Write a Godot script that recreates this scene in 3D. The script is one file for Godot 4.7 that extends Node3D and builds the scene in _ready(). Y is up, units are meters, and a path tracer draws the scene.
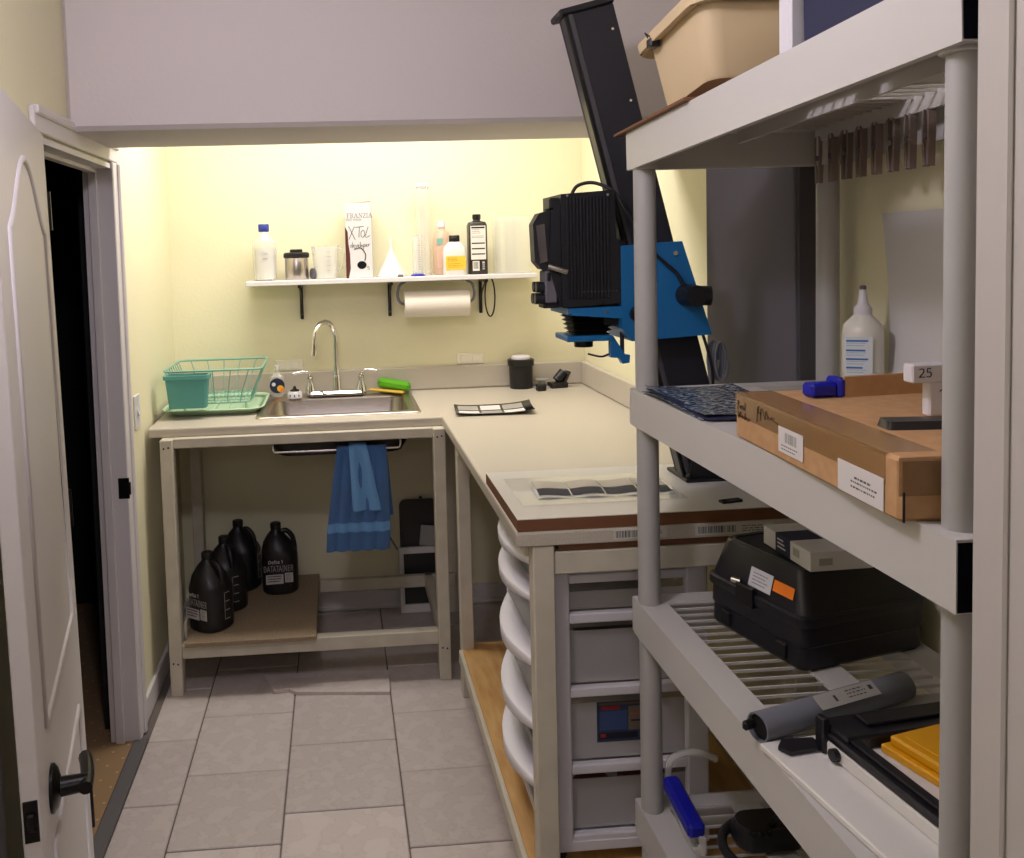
extends Node3D
# A small darkroom: sink bench and enlarger bench in an alcove, plastic shelving on the right, an open door on the left.

var mats := {}
var taken := {}

func _ready() -> void:
	# ---- camera, environment, lamps
	var cam := Camera3D.new()
	cam.name = "camera"
	cam.projection = Camera3D.PROJECTION_FRUSTUM
	cam.near = 0.05
	cam.far = 60.0
	var f := 912.0
	cam.size = 858.0 * cam.near / f
	cam.frustum_offset = Vector2((512.0 - 401.57) / f, (306.46 - 429.0) / f) * cam.near
	cam.position = Vector3(0, 1.55, 0)
	cam.basis = Basis(Vector3.UP, deg_to_rad(-4.0)) * Basis(Vector3.RIGHT, deg_to_rad(-3.6)) * Basis(Vector3.BACK, deg_to_rad(-1.7))
	add_child(cam)
	cam.current = true
	var we := WorldEnvironment.new()
	we.name = "environment"
	var e := Environment.new()
	e.background_mode = Environment.BG_COLOR
	e.background_color = Color(0, 0, 0)
	e.tonemap_mode = Environment.TONE_MAPPER_LINEAR
	e.tonemap_exposure = 1.0
	e.sdfgi_enabled = true
	e.ssao_enabled = true
	e.ssil_enabled = true
	we.environment = e
	add_child(we)
	ceiling_lamp("rectangular ceiling light over the sink alcove, behind the dropped header", Vector3(0.12, 2.45, -3.22), Vector2(1.3, 0.25), Color(0.985, 0.96, 0.945), 2.25)
	globe_lamp("white glass globe light hanging below the ceiling in the front of the room", Vector3(-0.2, 2.45, -1.1), Color(0.965, 0.93, 1.0), 0.52)
	globe_lamp("added white glass globe light behind the viewer, filling the shadows", Vector3(-0.1, 2.45, 1.3), Color(0.955, 0.93, 1.0), 0.30)  # unseen fill lamp, added to lift the shadows
	make_materials()
	setting()
	door_leaf()
	benches()
	sink_things()
	wall_shelf_things()
	under_sink_things()
	enlarger()
	counter_things()
	drawers()
	rack()
	rack_things()

# ---------------------------------------------------------------- nodes
func numbered(called: String) -> String:
	var k: int = taken.get(called, -1) + 1
	taken[called] = k
	return called if k == 0 else "%s_%03d" % [called, k]

func thing(called: String, label: String, category: String, at := Vector3.ZERO, turn := 0.0, group := "") -> Node3D:
	var o := Node3D.new()
	o.name = numbered(called)
	add_child(o, true)
	o.position = at
	o.rotation.y = deg_to_rad(turn)
	return tag(o, label, category, group)

func tag(o: Node3D, label: String, category: String, group := "") -> Node3D:
	o.set_meta("label", label)
	o.set_meta("category", category)
	if group:
		o.set_meta("group", group)
	return o

func obj(called: String, st: SurfaceTool, m: Material, parent: Node3D = self, label := "") -> MeshInstance3D:
	var o := MeshInstance3D.new()
	o.name = numbered(called) if parent == self else called
	st.generate_normals()
	o.mesh = st.commit()
	o.material_override = m
	parent.add_child(o, true)
	if label:
		o.set_meta("label", label)
	return o

func struct(called: String, st: SurfaceTool, m: Material, label := "") -> MeshInstance3D:
	var o := obj(called, st, m)
	o.set_meta("kind", "structure")
	o.set_meta("label", label)
	return o

func copy(src: Node3D, called: String, label: String, at: Vector3, turn := 0.0) -> Node3D:
	var c: Node3D = src.duplicate()
	c.name = numbered(called)
	add_child(c, true)
	c.position = at
	c.rotation.y = deg_to_rad(turn)
	c.set_meta("label", label)
	return c

# ---------------------------------------------------------------- shapes
func mb() -> SurfaceTool:
	var st := SurfaceTool.new()
	st.begin(Mesh.PRIMITIVE_TRIANGLES)
	st.set_smooth_group(-1)
	return st

func tri(st: SurfaceTool, a: Vector3, b: Vector3, c: Vector3, out: Vector3) -> void:
	if (a - c).cross(a - b).dot(out) < 0.0:
		var t := b
		b = c
		c = t
	st.add_vertex(a)
	st.add_vertex(b)
	st.add_vertex(c)

func quad(st: SurfaceTool, a: Vector3, b: Vector3, c: Vector3, d: Vector3, out: Vector3) -> void:
	tri(st, a, b, c, out)
	tri(st, a, c, d, out)

# chamfered box, centre c, size s, chamfer b, turned by basis q
func box(st: SurfaceTool, c: Vector3, s: Vector3, b := 0.002, q := Basis.IDENTITY) -> SurfaceTool:
	st.set_smooth_group(-1)
	var h := s * 0.5
	b = minf(b, minf(h.x, minf(h.y, h.z)) * 0.9)
	var p := {}
	for sx in [-1, 1]:
		for sy in [-1, 1]:
			for sz in [-1, 1]:
				var k := Vector3(sx, sy, sz)
				for ax in 3:
					var v := k * (h - Vector3(b, b, b))
					v[ax] = k[ax] * h[ax]
					p[[sx, sy, sz, ax]] = c + q * v
	for ax in 3:
		var u := (ax + 1) % 3
		var w := (ax + 2) % 3
		for s0 in [-1, 1]:
			var key := func(a: int, d: int) -> Vector3:
				var k := [0, 0, 0, ax]
				k[ax] = s0
				k[u] = a
				k[w] = d
				return p[k]
			var n := Vector3.ZERO
			n[ax] = s0
			quad(st, key.call(-1, -1), key.call(1, -1), key.call(1, 1), key.call(-1, 1), q * n)
		if b <= 0.0:
			continue
		for s1 in [-1, 1]:
			for s2 in [-1, 1]:
				var ks := []
				for t in [-1, 1]:
					for which in [u, w]:
						var k := [0, 0, 0, which]
						k[ax] = t
						k[u] = s1
						k[w] = s2
						ks.append(p[k])
				var n2 := Vector3.ZERO
				n2[u] = s1
				n2[w] = s2
				quad(st, ks[0], ks[1], ks[3], ks[2], q * n2)
	if b > 0.0:
		for sx in [-1, 1]:
			for sy in [-1, 1]:
				for sz in [-1, 1]:
					tri(st, p[[sx, sy, sz, 0]], p[[sx, sy, sz, 1]], p[[sx, sy, sz, 2]], q * Vector3(sx, sy, sz))
	return st

# box by its two corners
func span(st: SurfaceTool, a: Vector3, b: Vector3, bev := 0.002) -> SurfaceTool:
	return box(st, (a + b) * 0.5, (b - a).abs(), bev)

func bx(c: Vector3, s: Vector3, b := 0.002, q := Basis.IDENTITY) -> SurfaceTool:
	return box(mb(), c, s, b, q)

func sp(a: Vector3, b: Vector3, bev := 0.002) -> SurfaceTool:
	return span(mb(), a, b, bev)

# skin over rings of equal length; inward turns the faces round
func skin(st: SurfaceTool, rings: Array, cap0 := true, cap1 := true, inward := false, smooth := true) -> SurfaceTool:
	var n: int = rings[0].size()
	var sg := -1.0 if inward else 1.0
	var mids := []
	for r in rings:
		var m := Vector3.ZERO
		for v in r:
			m += v
		mids.append(m / n)
	var group := 1
	for i in rings.size() - 1:
		if i > 0:
			var a0: Vector3 = rings[i][0] - rings[i - 1][0]
			var a1: Vector3 = rings[i + 1][0] - rings[i][0]
			if a0.length() > 1e-6 and a1.length() > 1e-6 and a0.angle_to(a1) > 0.65:
				group += 1
		st.set_smooth_group(group if smooth else -1)
		for k in n:
			var a: Vector3 = rings[i][k]
			var b: Vector3 = rings[i][(k + 1) % n]
			var c: Vector3 = rings[i + 1][(k + 1) % n]
			var d: Vector3 = rings[i + 1][k]
			var along: Vector3 = mids[i + 1] - mids[i]
			var out: Vector3 = (a + b + c + d) * 0.25 - (mids[i] + mids[i + 1]) * 0.5
			var nn := (c - a).cross(d - b)
			# for flat steps the way out is along the axis the ring moves, by the ring order
			if absf(nn.normalized().dot(out.normalized())) < 0.2:
				var turn: float = 0.0
				for j in n:
					turn += (rings[i][j] - mids[i]).cross(rings[i][(j + 1) % n] - mids[i]).dot(nn)
				var grow: float = (rings[i + 1][k] - mids[i + 1]).length() - (rings[i][k] - mids[i]).length()
				var ax: Vector3 = up_of(rings, mids)
				out = -ax * signf(grow) if along.length() < 1e-5 or true else out
			tri(st, a, b, c, out * sg)
			tri(st, a, c, d, out * sg)
	st.set_smooth_group(-1)
	var axis: Vector3 = up_of(rings, mids)
	if cap0:
		fan(st, rings[0], mids[0], -axis * sg)
	if cap1:
		fan(st, rings[-1], mids[-1], axis * sg)
	return st

func up_of(rings: Array, mids: Array) -> Vector3:
	var d: Vector3 = mids[-1] - mids[0]
	if d.length() > 1e-5:
		return d.normalized()
	return Vector3.UP

func fan(st: SurfaceTool, r: Array, m: Vector3, out: Vector3) -> void:
	for k in r.size():
		tri(st, m, r[k], r[(k + 1) % r.size()], out)

# lathe: profile of Vector2(radius, height) from bottom to top
func lathe(st: SurfaceTool, prof: Array, sides := 24, t := Transform3D.IDENTITY, sx := 1.0, sz := 1.0, caps := true) -> SurfaceTool:
	var rings := []
	for p in prof:
		var r := []
		for k in sides:
			var a := TAU * k / sides
			r.append(t * Vector3(cos(a) * p.x * sx, p.y, sin(a) * p.x * sz))
		rings.append(r)
	return skin(st, rings, caps, caps)

func lat(prof: Array, sides := 24, t := Transform3D.IDENTITY, sx := 1.0, sz := 1.0, caps := true) -> SurfaceTool:
	return lathe(mb(), prof, sides, t, sx, sz, caps)

func cyl(st: SurfaceTool, a: Vector3, b: Vector3, r0: float, r1 := -1.0, sides := 20) -> SurfaceTool:
	return tube(st, [a, b], r0, sides, false, r1)

# tube along points
func tube(st: SurfaceTool, pts: Array, r: float, sides := 8, closed := false, r_end := -1.0) -> SurfaceTool:
	var n := pts.size()
	var rings := []
	var ref := Vector3.ZERO
	for i in n:
		var d: Vector3
		if closed:
			d = pts[(i + 1) % n] - pts[(i + n - 1) % n]
		else:
			d = pts[mini(i + 1, n - 1)] - pts[maxi(i - 1, 0)]
		d = d.normalized()
		if i == 0:
			ref = d.cross(Vector3.UP if absf(d.y) < 0.9 else Vector3.RIGHT).normalized()
		ref = (ref - d * ref.dot(d)).normalized()
		var w := d.cross(ref)
		var rr: float = r if r_end < 0.0 else lerpf(r, r_end, float(i) / (n - 1))
		var ring := []
		for k in sides:
			var a := TAU * k / sides
			ring.append(pts[i] + (ref * cos(a) + w * sin(a)) * rr)
		rings.append(ring)
	st.set_smooth_group(2)
	for i in (n if closed else n - 1):
		var j := (i + 1) % n
		var off := 0
		if closed and j == 0:
			var best := 1e9
			for o in sides:
				var dd: float = rings[0][o].distance_to(rings[i][0])
				if dd < best:
					best = dd
					off = o
		for k in sides:
			var a: Vector3 = rings[i][k]
			var b: Vector3 = rings[i][(k + 1) % sides]
			var c: Vector3 = rings[j][(k + 1 + off) % sides]
			var e: Vector3 = rings[j][(k + off) % sides]
			var out: Vector3 = (a + b) * 0.5 - pts[i]
			tri(st, a, b, c, out)
			tri(st, a, c, e, out)
	if not closed:
		st.set_smooth_group(-1)
		fan(st, rings[0], pts[0], pts[0] - pts[1])
		fan(st, rings[-1], pts[-1], pts[-1] - pts[-2])
	return st

func tb(pts: Array, r: float, sides := 8, closed := false) -> SurfaceTool:
	return tube(mb(), pts, r, sides, closed)

# smooth curve through points
func curve(pts: Array, steps := 6) -> Array:
	var out := []
	var n := pts.size()
	for i in n - 1:
		var p0: Vector3 = pts[maxi(i - 1, 0)]
		var p3: Vector3 = pts[mini(i + 2, n - 1)]
		var a: Vector3 = pts[i]
		for k in steps:
			out.append(a.cubic_interpolate(pts[i + 1], p0, p3, float(k) / steps))
	out.append(pts[-1])
	return out

# a polygon in x,y pulled along z from z0 to z1
func prism(st: SurfaceTool, poly: Array, z0: float, z1: float, t := Transform3D.IDENTITY) -> SurfaceTool:
	st.set_smooth_group(-1)
	var pv := PackedVector2Array(poly)
	var idx := Geometry2D.triangulate_polygon(pv)
	for z in [z0, z1]:
		var out := t.basis * Vector3(0, 0, 1.0 if z == maxf(z0, z1) else -1.0)
		for i in range(0, idx.size(), 3):
			tri(st, t * Vector3(pv[idx[i]].x, pv[idx[i]].y, z), t * Vector3(pv[idx[i + 1]].x, pv[idx[i + 1]].y, z), t * Vector3(pv[idx[i + 2]].x, pv[idx[i + 2]].y, z), out)
	var cw := Geometry2D.is_polygon_clockwise(pv)
	for i in pv.size():
		var a := pv[i]
		var b := pv[(i + 1) % pv.size()]
		var d := b - a
		var nrm := Vector3(d.y, -d.x, 0) * (-1.0 if cw else 1.0)
		quad(st, t * Vector3(a.x, a.y, z0), t * Vector3(b.x, b.y, z0), t * Vector3(b.x, b.y, z1), t * Vector3(a.x, a.y, z1), t.basis * nrm)
	return st

func rrect(cx: float, cz: float, w: float, d: float, r: float, y: float, n := 5) -> Array:
	var out := []
	for q in 4:
		var sx: float = [1, -1, -1, 1][q]
		var sz: float = [1, 1, -1, -1][q]
		for k in n:
			var a := PI * 0.5 * q + PI * 0.5 * k / (n - 1)
			out.append(Vector3(cx + sx * (w * 0.5 - r) + cos(a) * r, y, cz + sz * (d * 0.5 - r) + sin(a) * r))
	return out

# a bent sheet: f(u, v) -> point, both faces
func sheet(st: SurfaceTool, f: Callable, nu: int, nv: int, thick: float) -> SurfaceTool:
	var top := []
	var bot := []
	for i in nu + 1:
		for j in nv + 1:
			var u := float(i) / nu
			var v := float(j) / nv
			var p: Vector3 = f.call(u, v)
			var du: Vector3 = f.call(minf(u + 0.01, 1.0), v) - f.call(maxf(u - 0.01, 0.0), v)
			var dv: Vector3 = f.call(u, minf(v + 0.01, 1.0)) - f.call(u, maxf(v - 0.01, 0.0))
			var n := du.cross(dv).normalized()
			if n.length() < 0.5:
				n = Vector3.UP
			top.append(p + n * thick * 0.5)
			bot.append(p - n * thick * 0.5)
	var at := func(i: int, j: int) -> int: return i * (nv + 1) + j
	for side in 2:
		st.set_smooth_group(1 + side)
		var g: Array = top if side == 0 else bot
		var o: Array = bot if side == 0 else top
		for i in nu:
			for j in nv:
				var a: Vector3 = g[at.call(i, j)]
				quad(st, a, g[at.call(i + 1, j)], g[at.call(i + 1, j + 1)], g[at.call(i, j + 1)], a - o[at.call(i, j)])
	st.set_smooth_group(-1)
	var mid: Vector3 = f.call(0.5, 0.5)
	for i in nu:
		for j in [0, nv]:
			var a: Vector3 = top[at.call(i, j)]
			quad(st, a, top[at.call(i + 1, j)], bot[at.call(i + 1, j)], bot[at.call(i, j)], a - mid)
	for j in nv:
		for i in [0, nu]:
			var a: Vector3 = top[at.call(i, j)]
			quad(st, a, top[at.call(i, j + 1)], bot[at.call(i, j + 1)], bot[at.call(i, j)], a - mid)
	return st

# lettering; q turns the text whose face looks along +z
func text(parent: Node3D, words: String, h: float, at: Vector3, m: Material, q := Basis.IDENTITY, wide := 1.0, face := "Droid Sans") -> void:
	var tm := TextMesh.new()
	tm.text = words
	var sf := SystemFont.new()
	sf.font_names = PackedStringArray([face])
	tm.font = sf
	tm.font_size = 24
	tm.pixel_size = h / 17.5
	tm.curve_step = 2.0
	tm.depth = 0.0004
	var o := MeshInstance3D.new()
	o.name = "lettering"
	o.mesh = tm
	o.material_override = m
	o.transform = Transform3D(q * Basis.from_scale(Vector3(wide, 1, 1)), at)
	parent.add_child(o, true)

# a flat printed label, drawn into a small picture: jobs are [x, y, w, h, colour] in hundredths
func printed(parent: Node3D, called: String, w: float, h: float, at: Vector3, q: Basis, paper: Color, jobs: Array, rough := 0.6) -> MeshInstance3D:
	var im := Image.create(200, maxi(16, int(200.0 * h / w)), false, Image.FORMAT_RGBA8)
	im.fill(paper)
	var sy := im.get_height() / 100.0
	for j in jobs:
		im.fill_rect(Rect2i(int(j[0] * 2.0), int(j[1] * sy), maxi(1, int(j[2] * 2.0)), maxi(1, int(j[3] * sy))), j[4])
	var m := StandardMaterial3D.new()
	m.albedo_texture = ImageTexture.create_from_image(im)
	m.roughness = rough
	var st := mb()
	var c := [Vector3(-w / 2, h / 2, 0.0004), Vector3(w / 2, h / 2, 0.0004), Vector3(w / 2, -h / 2, 0.0004), Vector3(-w / 2, -h / 2, 0.0004)]
	var uv := [Vector2(0, 0), Vector2(1, 0), Vector2(1, 1), Vector2(0, 1)]
	for k in [0, 1, 2, 0, 2, 3]:
		st.set_uv(uv[k])
		st.add_vertex(at + q * c[k])
	st.set_uv(Vector2(0.01, 0.01))
	for k in 4:
		var a: Vector3 = c[k]
		var b: Vector3 = c[(k + 1) % 4]
		quad(st, at + q * a, at + q * b, at + q * Vector3(b.x, b.y, -0.0004), at + q * Vector3(a.x, a.y, -0.0004), q * ((a + b) * 0.5))
	return obj(called, st, m, parent)

func bars(x: float, y: float, w: float, h: float, n: int, col: Color, sd := 3) -> Array:
	var rng := RandomNumberGenerator.new()
	rng.seed = sd
	var out := []
	for k in n:
		out.append([x + w * k / n, y, w / n * rng.randf_range(0.3, 0.75), h, col])
	return out

func lines(x: float, y: float, w: float, dy: float, n: int, col: Color, th := 2.0, sd := 5) -> Array:
	var rng := RandomNumberGenerator.new()
	rng.seed = sd
	var out := []
	for k in n:
		var at := x
		var stop := x + w * rng.randf_range(0.7, 1.0)
		while at < stop:
			var ww := rng.randf_range(2.0, 7.0)
			out.append([at, y + dy * k, minf(ww, stop - at), th, col])
			at += ww + 1.5
	return out

# pen strokes on a face: polylines of Vector2 in metres
func pen(parent: Node3D, strokes: Array, at: Vector3, q: Basis, r: float, m: Material) -> void:
	var st := mb()
	for s in strokes:
		var pts := []
		for p in s:
			pts.append(at + q * Vector3(p[0], p[1], 0.0003))
		tube(st, pts, r, 4)
	obj("handwriting", st, m, parent)

# ---------------------------------------------------------------- materials
func mat(called: String, c: Color, rough := 0.5, metal := 0.0) -> StandardMaterial3D:
	var m := StandardMaterial3D.new()
	m.resource_name = called
	m.albedo_color = c
	m.roughness = rough
	m.metallic = metal
	mats[called] = m
	return m

func noise(freq: float, sd: int, ramp: Array, size := 256, oct := 4, type := FastNoiseLite.TYPE_SIMPLEX_SMOOTH) -> NoiseTexture2D:
	var n := FastNoiseLite.new()
	n.noise_type = type
	n.frequency = freq
	n.seed = sd
	n.fractal_octaves = oct
	var t := NoiseTexture2D.new()
	t.width = size
	t.height = size
	t.seamless = true
	t.noise = n
	if ramp:
		var g := Gradient.new()
		g.offsets = PackedFloat32Array(ramp[0])
		g.colors = PackedColorArray(ramp[1])
		t.color_ramp = g
	return t

func tri_map(m: StandardMaterial3D, per_metre: float, world := true) -> void:
	m.uv1_triplanar = true
	m.uv1_world_triplanar = world
	m.uv1_scale = Vector3.ONE * per_metre

func bump(m: StandardMaterial3D, t: Texture2D, cm: float) -> void:
	m.heightmap_enabled = true
	m.heightmap_texture = t
	m.heightmap_scale = cm

func glass(called: String, c: Color, a: float, rough := 0.05) -> StandardMaterial3D:
	var m := mat(called, Color(c, a), rough)
	m.transparency = BaseMaterial3D.TRANSPARENCY_ALPHA
	return m

func make_materials() -> void:
	var peel := noise(0.03, 7, [], 256, 3)
	var m := mat("yellow_wall", Color(0.91, 0.888, 0.755), 0.75)
	tri_map(m, 7.0)
	bump(m, peel, 0.03)
	m = mat("header_paint", Color(0.83, 0.80, 0.80), 0.8)
	tri_map(m, 7.0)
	bump(m, peel, 0.03)
	mat("ceiling_paint", Color(0.88, 0.87, 0.84), 0.9)
	mat("trim_white", Color(0.83, 0.81, 0.81), 0.45)
	mat("trim_white_shaded", Color(0.72, 0.70, 0.68), 0.5)  # trim white darkened: dimness of the near right casing put into its colour
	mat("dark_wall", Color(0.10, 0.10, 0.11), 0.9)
	m = mat("counter", Color.WHITE, 0.38)
	m.albedo_texture = noise(0.16, 21, [[0.0, 0.35, 0.5, 0.62, 1.0], [Color(0.66, 0.625, 0.565), Color(0.735, 0.70, 0.64), Color(0.755, 0.72, 0.66), Color(0.775, 0.745, 0.69), Color(0.83, 0.80, 0.75)]], 512, 3)
	tri_map(m, 3.6)
	for k in 3:
		m = mat("tile%d" % k, Color.WHITE, 0.42)
		var d := 1.06 - 0.03 * k
		m.albedo_texture = noise(0.012 + 0.002 * k, 31 + k, [[0.0, 0.4, 0.49, 0.51, 0.6, 1.0], [Color(0.725 * d, 0.687 * d, 0.665 * d), Color(0.735 * d, 0.695 * d, 0.675 * d), Color(0.71 * d, 0.665 * d, 0.635 * d), Color(0.74 * d, 0.70 * d, 0.68 * d), Color(0.75 * d, 0.71 * d, 0.69 * d), Color(0.76 * d, 0.722 * d, 0.70 * d)]], 512, 5)
		m.uv1_offset = Vector3(0.31, 0.17, 0.53) * k
		tri_map(m, 1.7)
	mat("grout", Color(0.42, 0.385, 0.36), 0.9)
	m = mat("carpet", Color.WHITE, 0.95)
	var im := Image.create(64, 64, false, Image.FORMAT_RGBA8)
	im.fill(Color(0.56, 0.45, 0.32))
	for p in [[8, 16], [40, 48]]:
		for dx in range(-4, 5):
			for dy in range(-4, 5):
				if absi(dx) + absi(dy) < 5:
					im.set_pixel(p[0] + 8 + dx, p[1] + dy, Color(0.70, 0.60, 0.46))
	m.albedo_texture = ImageTexture.create_from_image(im)
	tri_map(m, 13.0)
	mat("threshold", Color(0.36, 0.345, 0.345), 0.6)
	m = mat("bench_wood", Color.WHITE, 0.6)
	m.albedo_texture = noise(0.02, 44, [[0.0, 1.0], [Color(0.76, 0.73, 0.66), Color(0.81, 0.785, 0.715)]], 256, 4)
	tri_map(m, 2.0)
	m = mat("ply", Color.WHITE, 0.55)
	m.albedo_texture = noise(0.02, 45, [[0.0, 0.5, 1.0], [Color(0.70, 0.52, 0.31), Color(0.78, 0.61, 0.38), Color(0.83, 0.68, 0.46)]], 256, 5)
	m.uv1_triplanar = true
	m.uv1_world_triplanar = true
	m.uv1_scale = Vector3(4.0, 4.0, 0.8)
	m = mat("chipboard", Color.WHITE, 0.7)
	m.albedo_texture = noise(0.15, 46, [[0.0, 1.0], [Color(0.50, 0.43, 0.34), Color(0.66, 0.585, 0.48)]], 256, 3)
	tri_map(m, 3.0)
	mat("steel", Color(0.73, 0.70, 0.67), 0.30, 1.0)
	mat("chrome", Color(0.88, 0.87, 0.86), 0.06, 1.0)
	mat("black_metal", Color(0.035, 0.035, 0.04), 0.35)
	m = mat("black_plastic", Color(0.045, 0.043, 0.05), 0.42)
	mat("jug_plastic", Color(0.085, 0.08, 0.09), 0.42)
	mat("bronze", Color(0.06, 0.05, 0.05), 0.3, 0.4)
	mat("white", Color(0.86, 0.85, 0.84), 0.5)
	mat("white_plastic", Color(0.84, 0.83, 0.85), 0.35)
	mat("lip_white", Color(0.94, 0.93, 0.95), 0.4)
	mat("paper", Color(0.82, 0.81, 0.80), 0.8)
	mat("socket_cream", Color(0.93, 0.91, 0.84), 0.5)
	mat("ink", Color(0.03, 0.03, 0.035), 0.7)
	mat("grey_ink", Color(0.45, 0.43, 0.44), 0.7)
	mat("mint", Color(0.73, 0.85, 0.72), 0.4)
	mat("wire_green", Color(0.50, 0.70, 0.63), 0.4)
	mat("teal", Color(0.33, 0.60, 0.57), 0.45)
	m = mat("towel", Color.WHITE, 0.95)
	m.albedo_texture = noise(0.2, 47, [[0.0, 1.0], [Color(0.19, 0.35, 0.56), Color(0.32, 0.52, 0.75)]], 256, 2)
	tri_map(m, 6.0)
	bump(m, noise(0.25, 48, [], 256, 2), 0.5)
	m.rim_enabled = true
	m.rim = 0.6
	m = mat("towel_light", Color.WHITE, 0.95)
	m.albedo_texture = noise(0.2, 57, [[0.0, 1.0], [Color(0.33, 0.54, 0.74), Color(0.50, 0.69, 0.87)]], 256, 2)
	tri_map(m, 6.0)
	mat("sponge", Color(0.36, 0.66, 0.10), 0.9)
	bump(mats["sponge"], noise(0.2, 49, [], 128, 2), 0.3)
	tri_map(mats["sponge"], 10.0)
	mat("yellow", Color(0.80, 0.66, 0.22), 0.7)
	mat("blue_cap", Color(0.16, 0.22, 0.55), 0.4)
	mat("enlarger_blue", Color(0.05, 0.41, 0.65), 0.45)
	m = mat("enlarger_black", Color(0.075, 0.078, 0.105), 0.5)
	mat("column_black", Color(0.12, 0.12, 0.16), 0.6)
	mat("laminate", Color(0.87, 0.86, 0.84), 0.35)
	mat("brown_edge", Color(0.45, 0.29, 0.18), 0.6)
	mat("panel_grey", Color(0.42, 0.41, 0.44), 0.95)
	mats["panel_grey"].metallic_specular = 0.2
	mat("panel_dark", Color(0.30, 0.29, 0.31), 0.95)  # darker copy of the panel grey for its shaded end, also the column strip
	mat("rack_plastic", Color(0.76, 0.75, 0.735), 0.45)
	mat("post_plastic", Color(0.66, 0.655, 0.645), 0.5)
	mat("navy", Color(0.06, 0.06, 0.09), 0.95)
	mats["navy"].metallic_specular = 0.1
	m = mat("card", Color.WHITE, 0.8)
	m.albedo_texture = noise(0.05, 50, [[0.0, 1.0], [Color(0.70, 0.535, 0.365), Color(0.76, 0.60, 0.43)]], 256, 4)
	tri_map(m, 3.0)
	glass("tape", Color(0.66, 0.50, 0.30), 0.45, 0.2)
	mat("vivid_blue", Color(0.04, 0.07, 0.62), 0.4)
	mat("beige", Color(0.83, 0.745, 0.60), 0.5)
	mat("case_black", Color(0.075, 0.072, 0.105), 0.38)
	mat("orange", Color(0.98, 0.52, 0.10), 0.6)
	mat("tube_grey", Color(0.45, 0.46, 0.50), 0.5)
	mat("yellow_box", Color(0.88, 0.63, 0.05), 0.45)
	mat("clothespin", Color(0.50, 0.44, 0.41), 0.7)
	glass("clear", Color(0.95, 0.96, 0.95), 0.10, 0.06)
	glass("clear_thick", Color(0.93, 0.93, 0.90), 0.30, 0.12)
	m = mat("milky", Color(0.90, 0.89, 0.85), 0.35)
	m.backlight_enabled = true
	m.backlight = Color(0.4, 0.4, 0.38)
	glass("pink_milky", Color(0.95, 0.80, 0.70), 0.55, 0.3)
	m = glass("drawer_clear", Color(0.82, 0.81, 0.81), 0.42, 0.3)
	mat("brown_bottle", Color(0.15, 0.115, 0.085), 0.35)
	mat("label_yellow", Color(0.93, 0.70, 0.16), 0.6)
	mat("film", Color(0.05, 0.06, 0.09), 0.15)
	mat("film_blue", Color(0.10, 0.12, 0.25), 0.6)
	glass("sleeve", Color(0.80, 0.85, 0.92), 0.25, 0.1)
	m = mat("film_glare_streak", Color.WHITE, 0.25)  # pale streaks paint reflections into the film, mixed with jumbled negative images
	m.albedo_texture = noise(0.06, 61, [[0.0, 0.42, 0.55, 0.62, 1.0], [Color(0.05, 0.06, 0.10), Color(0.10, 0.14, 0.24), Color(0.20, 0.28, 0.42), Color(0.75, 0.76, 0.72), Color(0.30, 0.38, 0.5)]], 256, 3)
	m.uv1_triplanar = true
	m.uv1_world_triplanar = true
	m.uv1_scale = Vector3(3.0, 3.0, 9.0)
	mat("film_base", Color(0.82, 0.80, 0.75), 0.6)
	mat("photo_grey", Color(0.62, 0.61, 0.59), 0.5)
	mat("towel_paper", Color(0.90, 0.87, 0.82), 0.95)
	mat("wine", Color(0.30, 0.08, 0.07), 0.6)
	mat("mirror", Color(0.55, 0.55, 0.55), 0.15, 1.0)
	mat("tray_dark", Color(0.15, 0.15, 0.155), 0.3)

func globe_lamp(label: String, at: Vector3, c: Color, power: float) -> void:
	var o := thing("globe_light", label, "ceiling light", at)
	obj("canopy", lat([Vector2(0.0, -0.03), Vector2(0.03, -0.03), Vector2(0.06, -0.01), Vector2(0.06, 0.0)], 24), mats["lamp_frame"], o)
	obj("stem", cyl(mb(), Vector3(0, -0.14, 0), Vector3(0, -0.02, 0), 0.008), mats["lamp_frame"], o)
	var m := mat("globe_glow", Color(0.9, 0.9, 0.9), 0.6)
	m.emission_enabled = true
	m.emission = c
	m.emission_energy_multiplier = 1.0
	var prof := []
	for k in 13:
		var a := PI * k / 12.0
		prof.append(Vector2(0.09 * sin(a), -0.22 - 0.09 * cos(a)))
	obj("globe", lat(prof, 24, Transform3D.IDENTITY, 1.0, 1.0, false), m, o)
	var l := OmniLight3D.new()
	l.name = "lamp_light"
	l.light_color = c
	l.light_energy = power
	l.light_size = 0.07
	l.omni_range = 8.0
	l.omni_attenuation = 2.0
	l.shadow_enabled = true
	l.position = Vector3(0, -0.22, 0)
	o.add_child(l)

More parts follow.
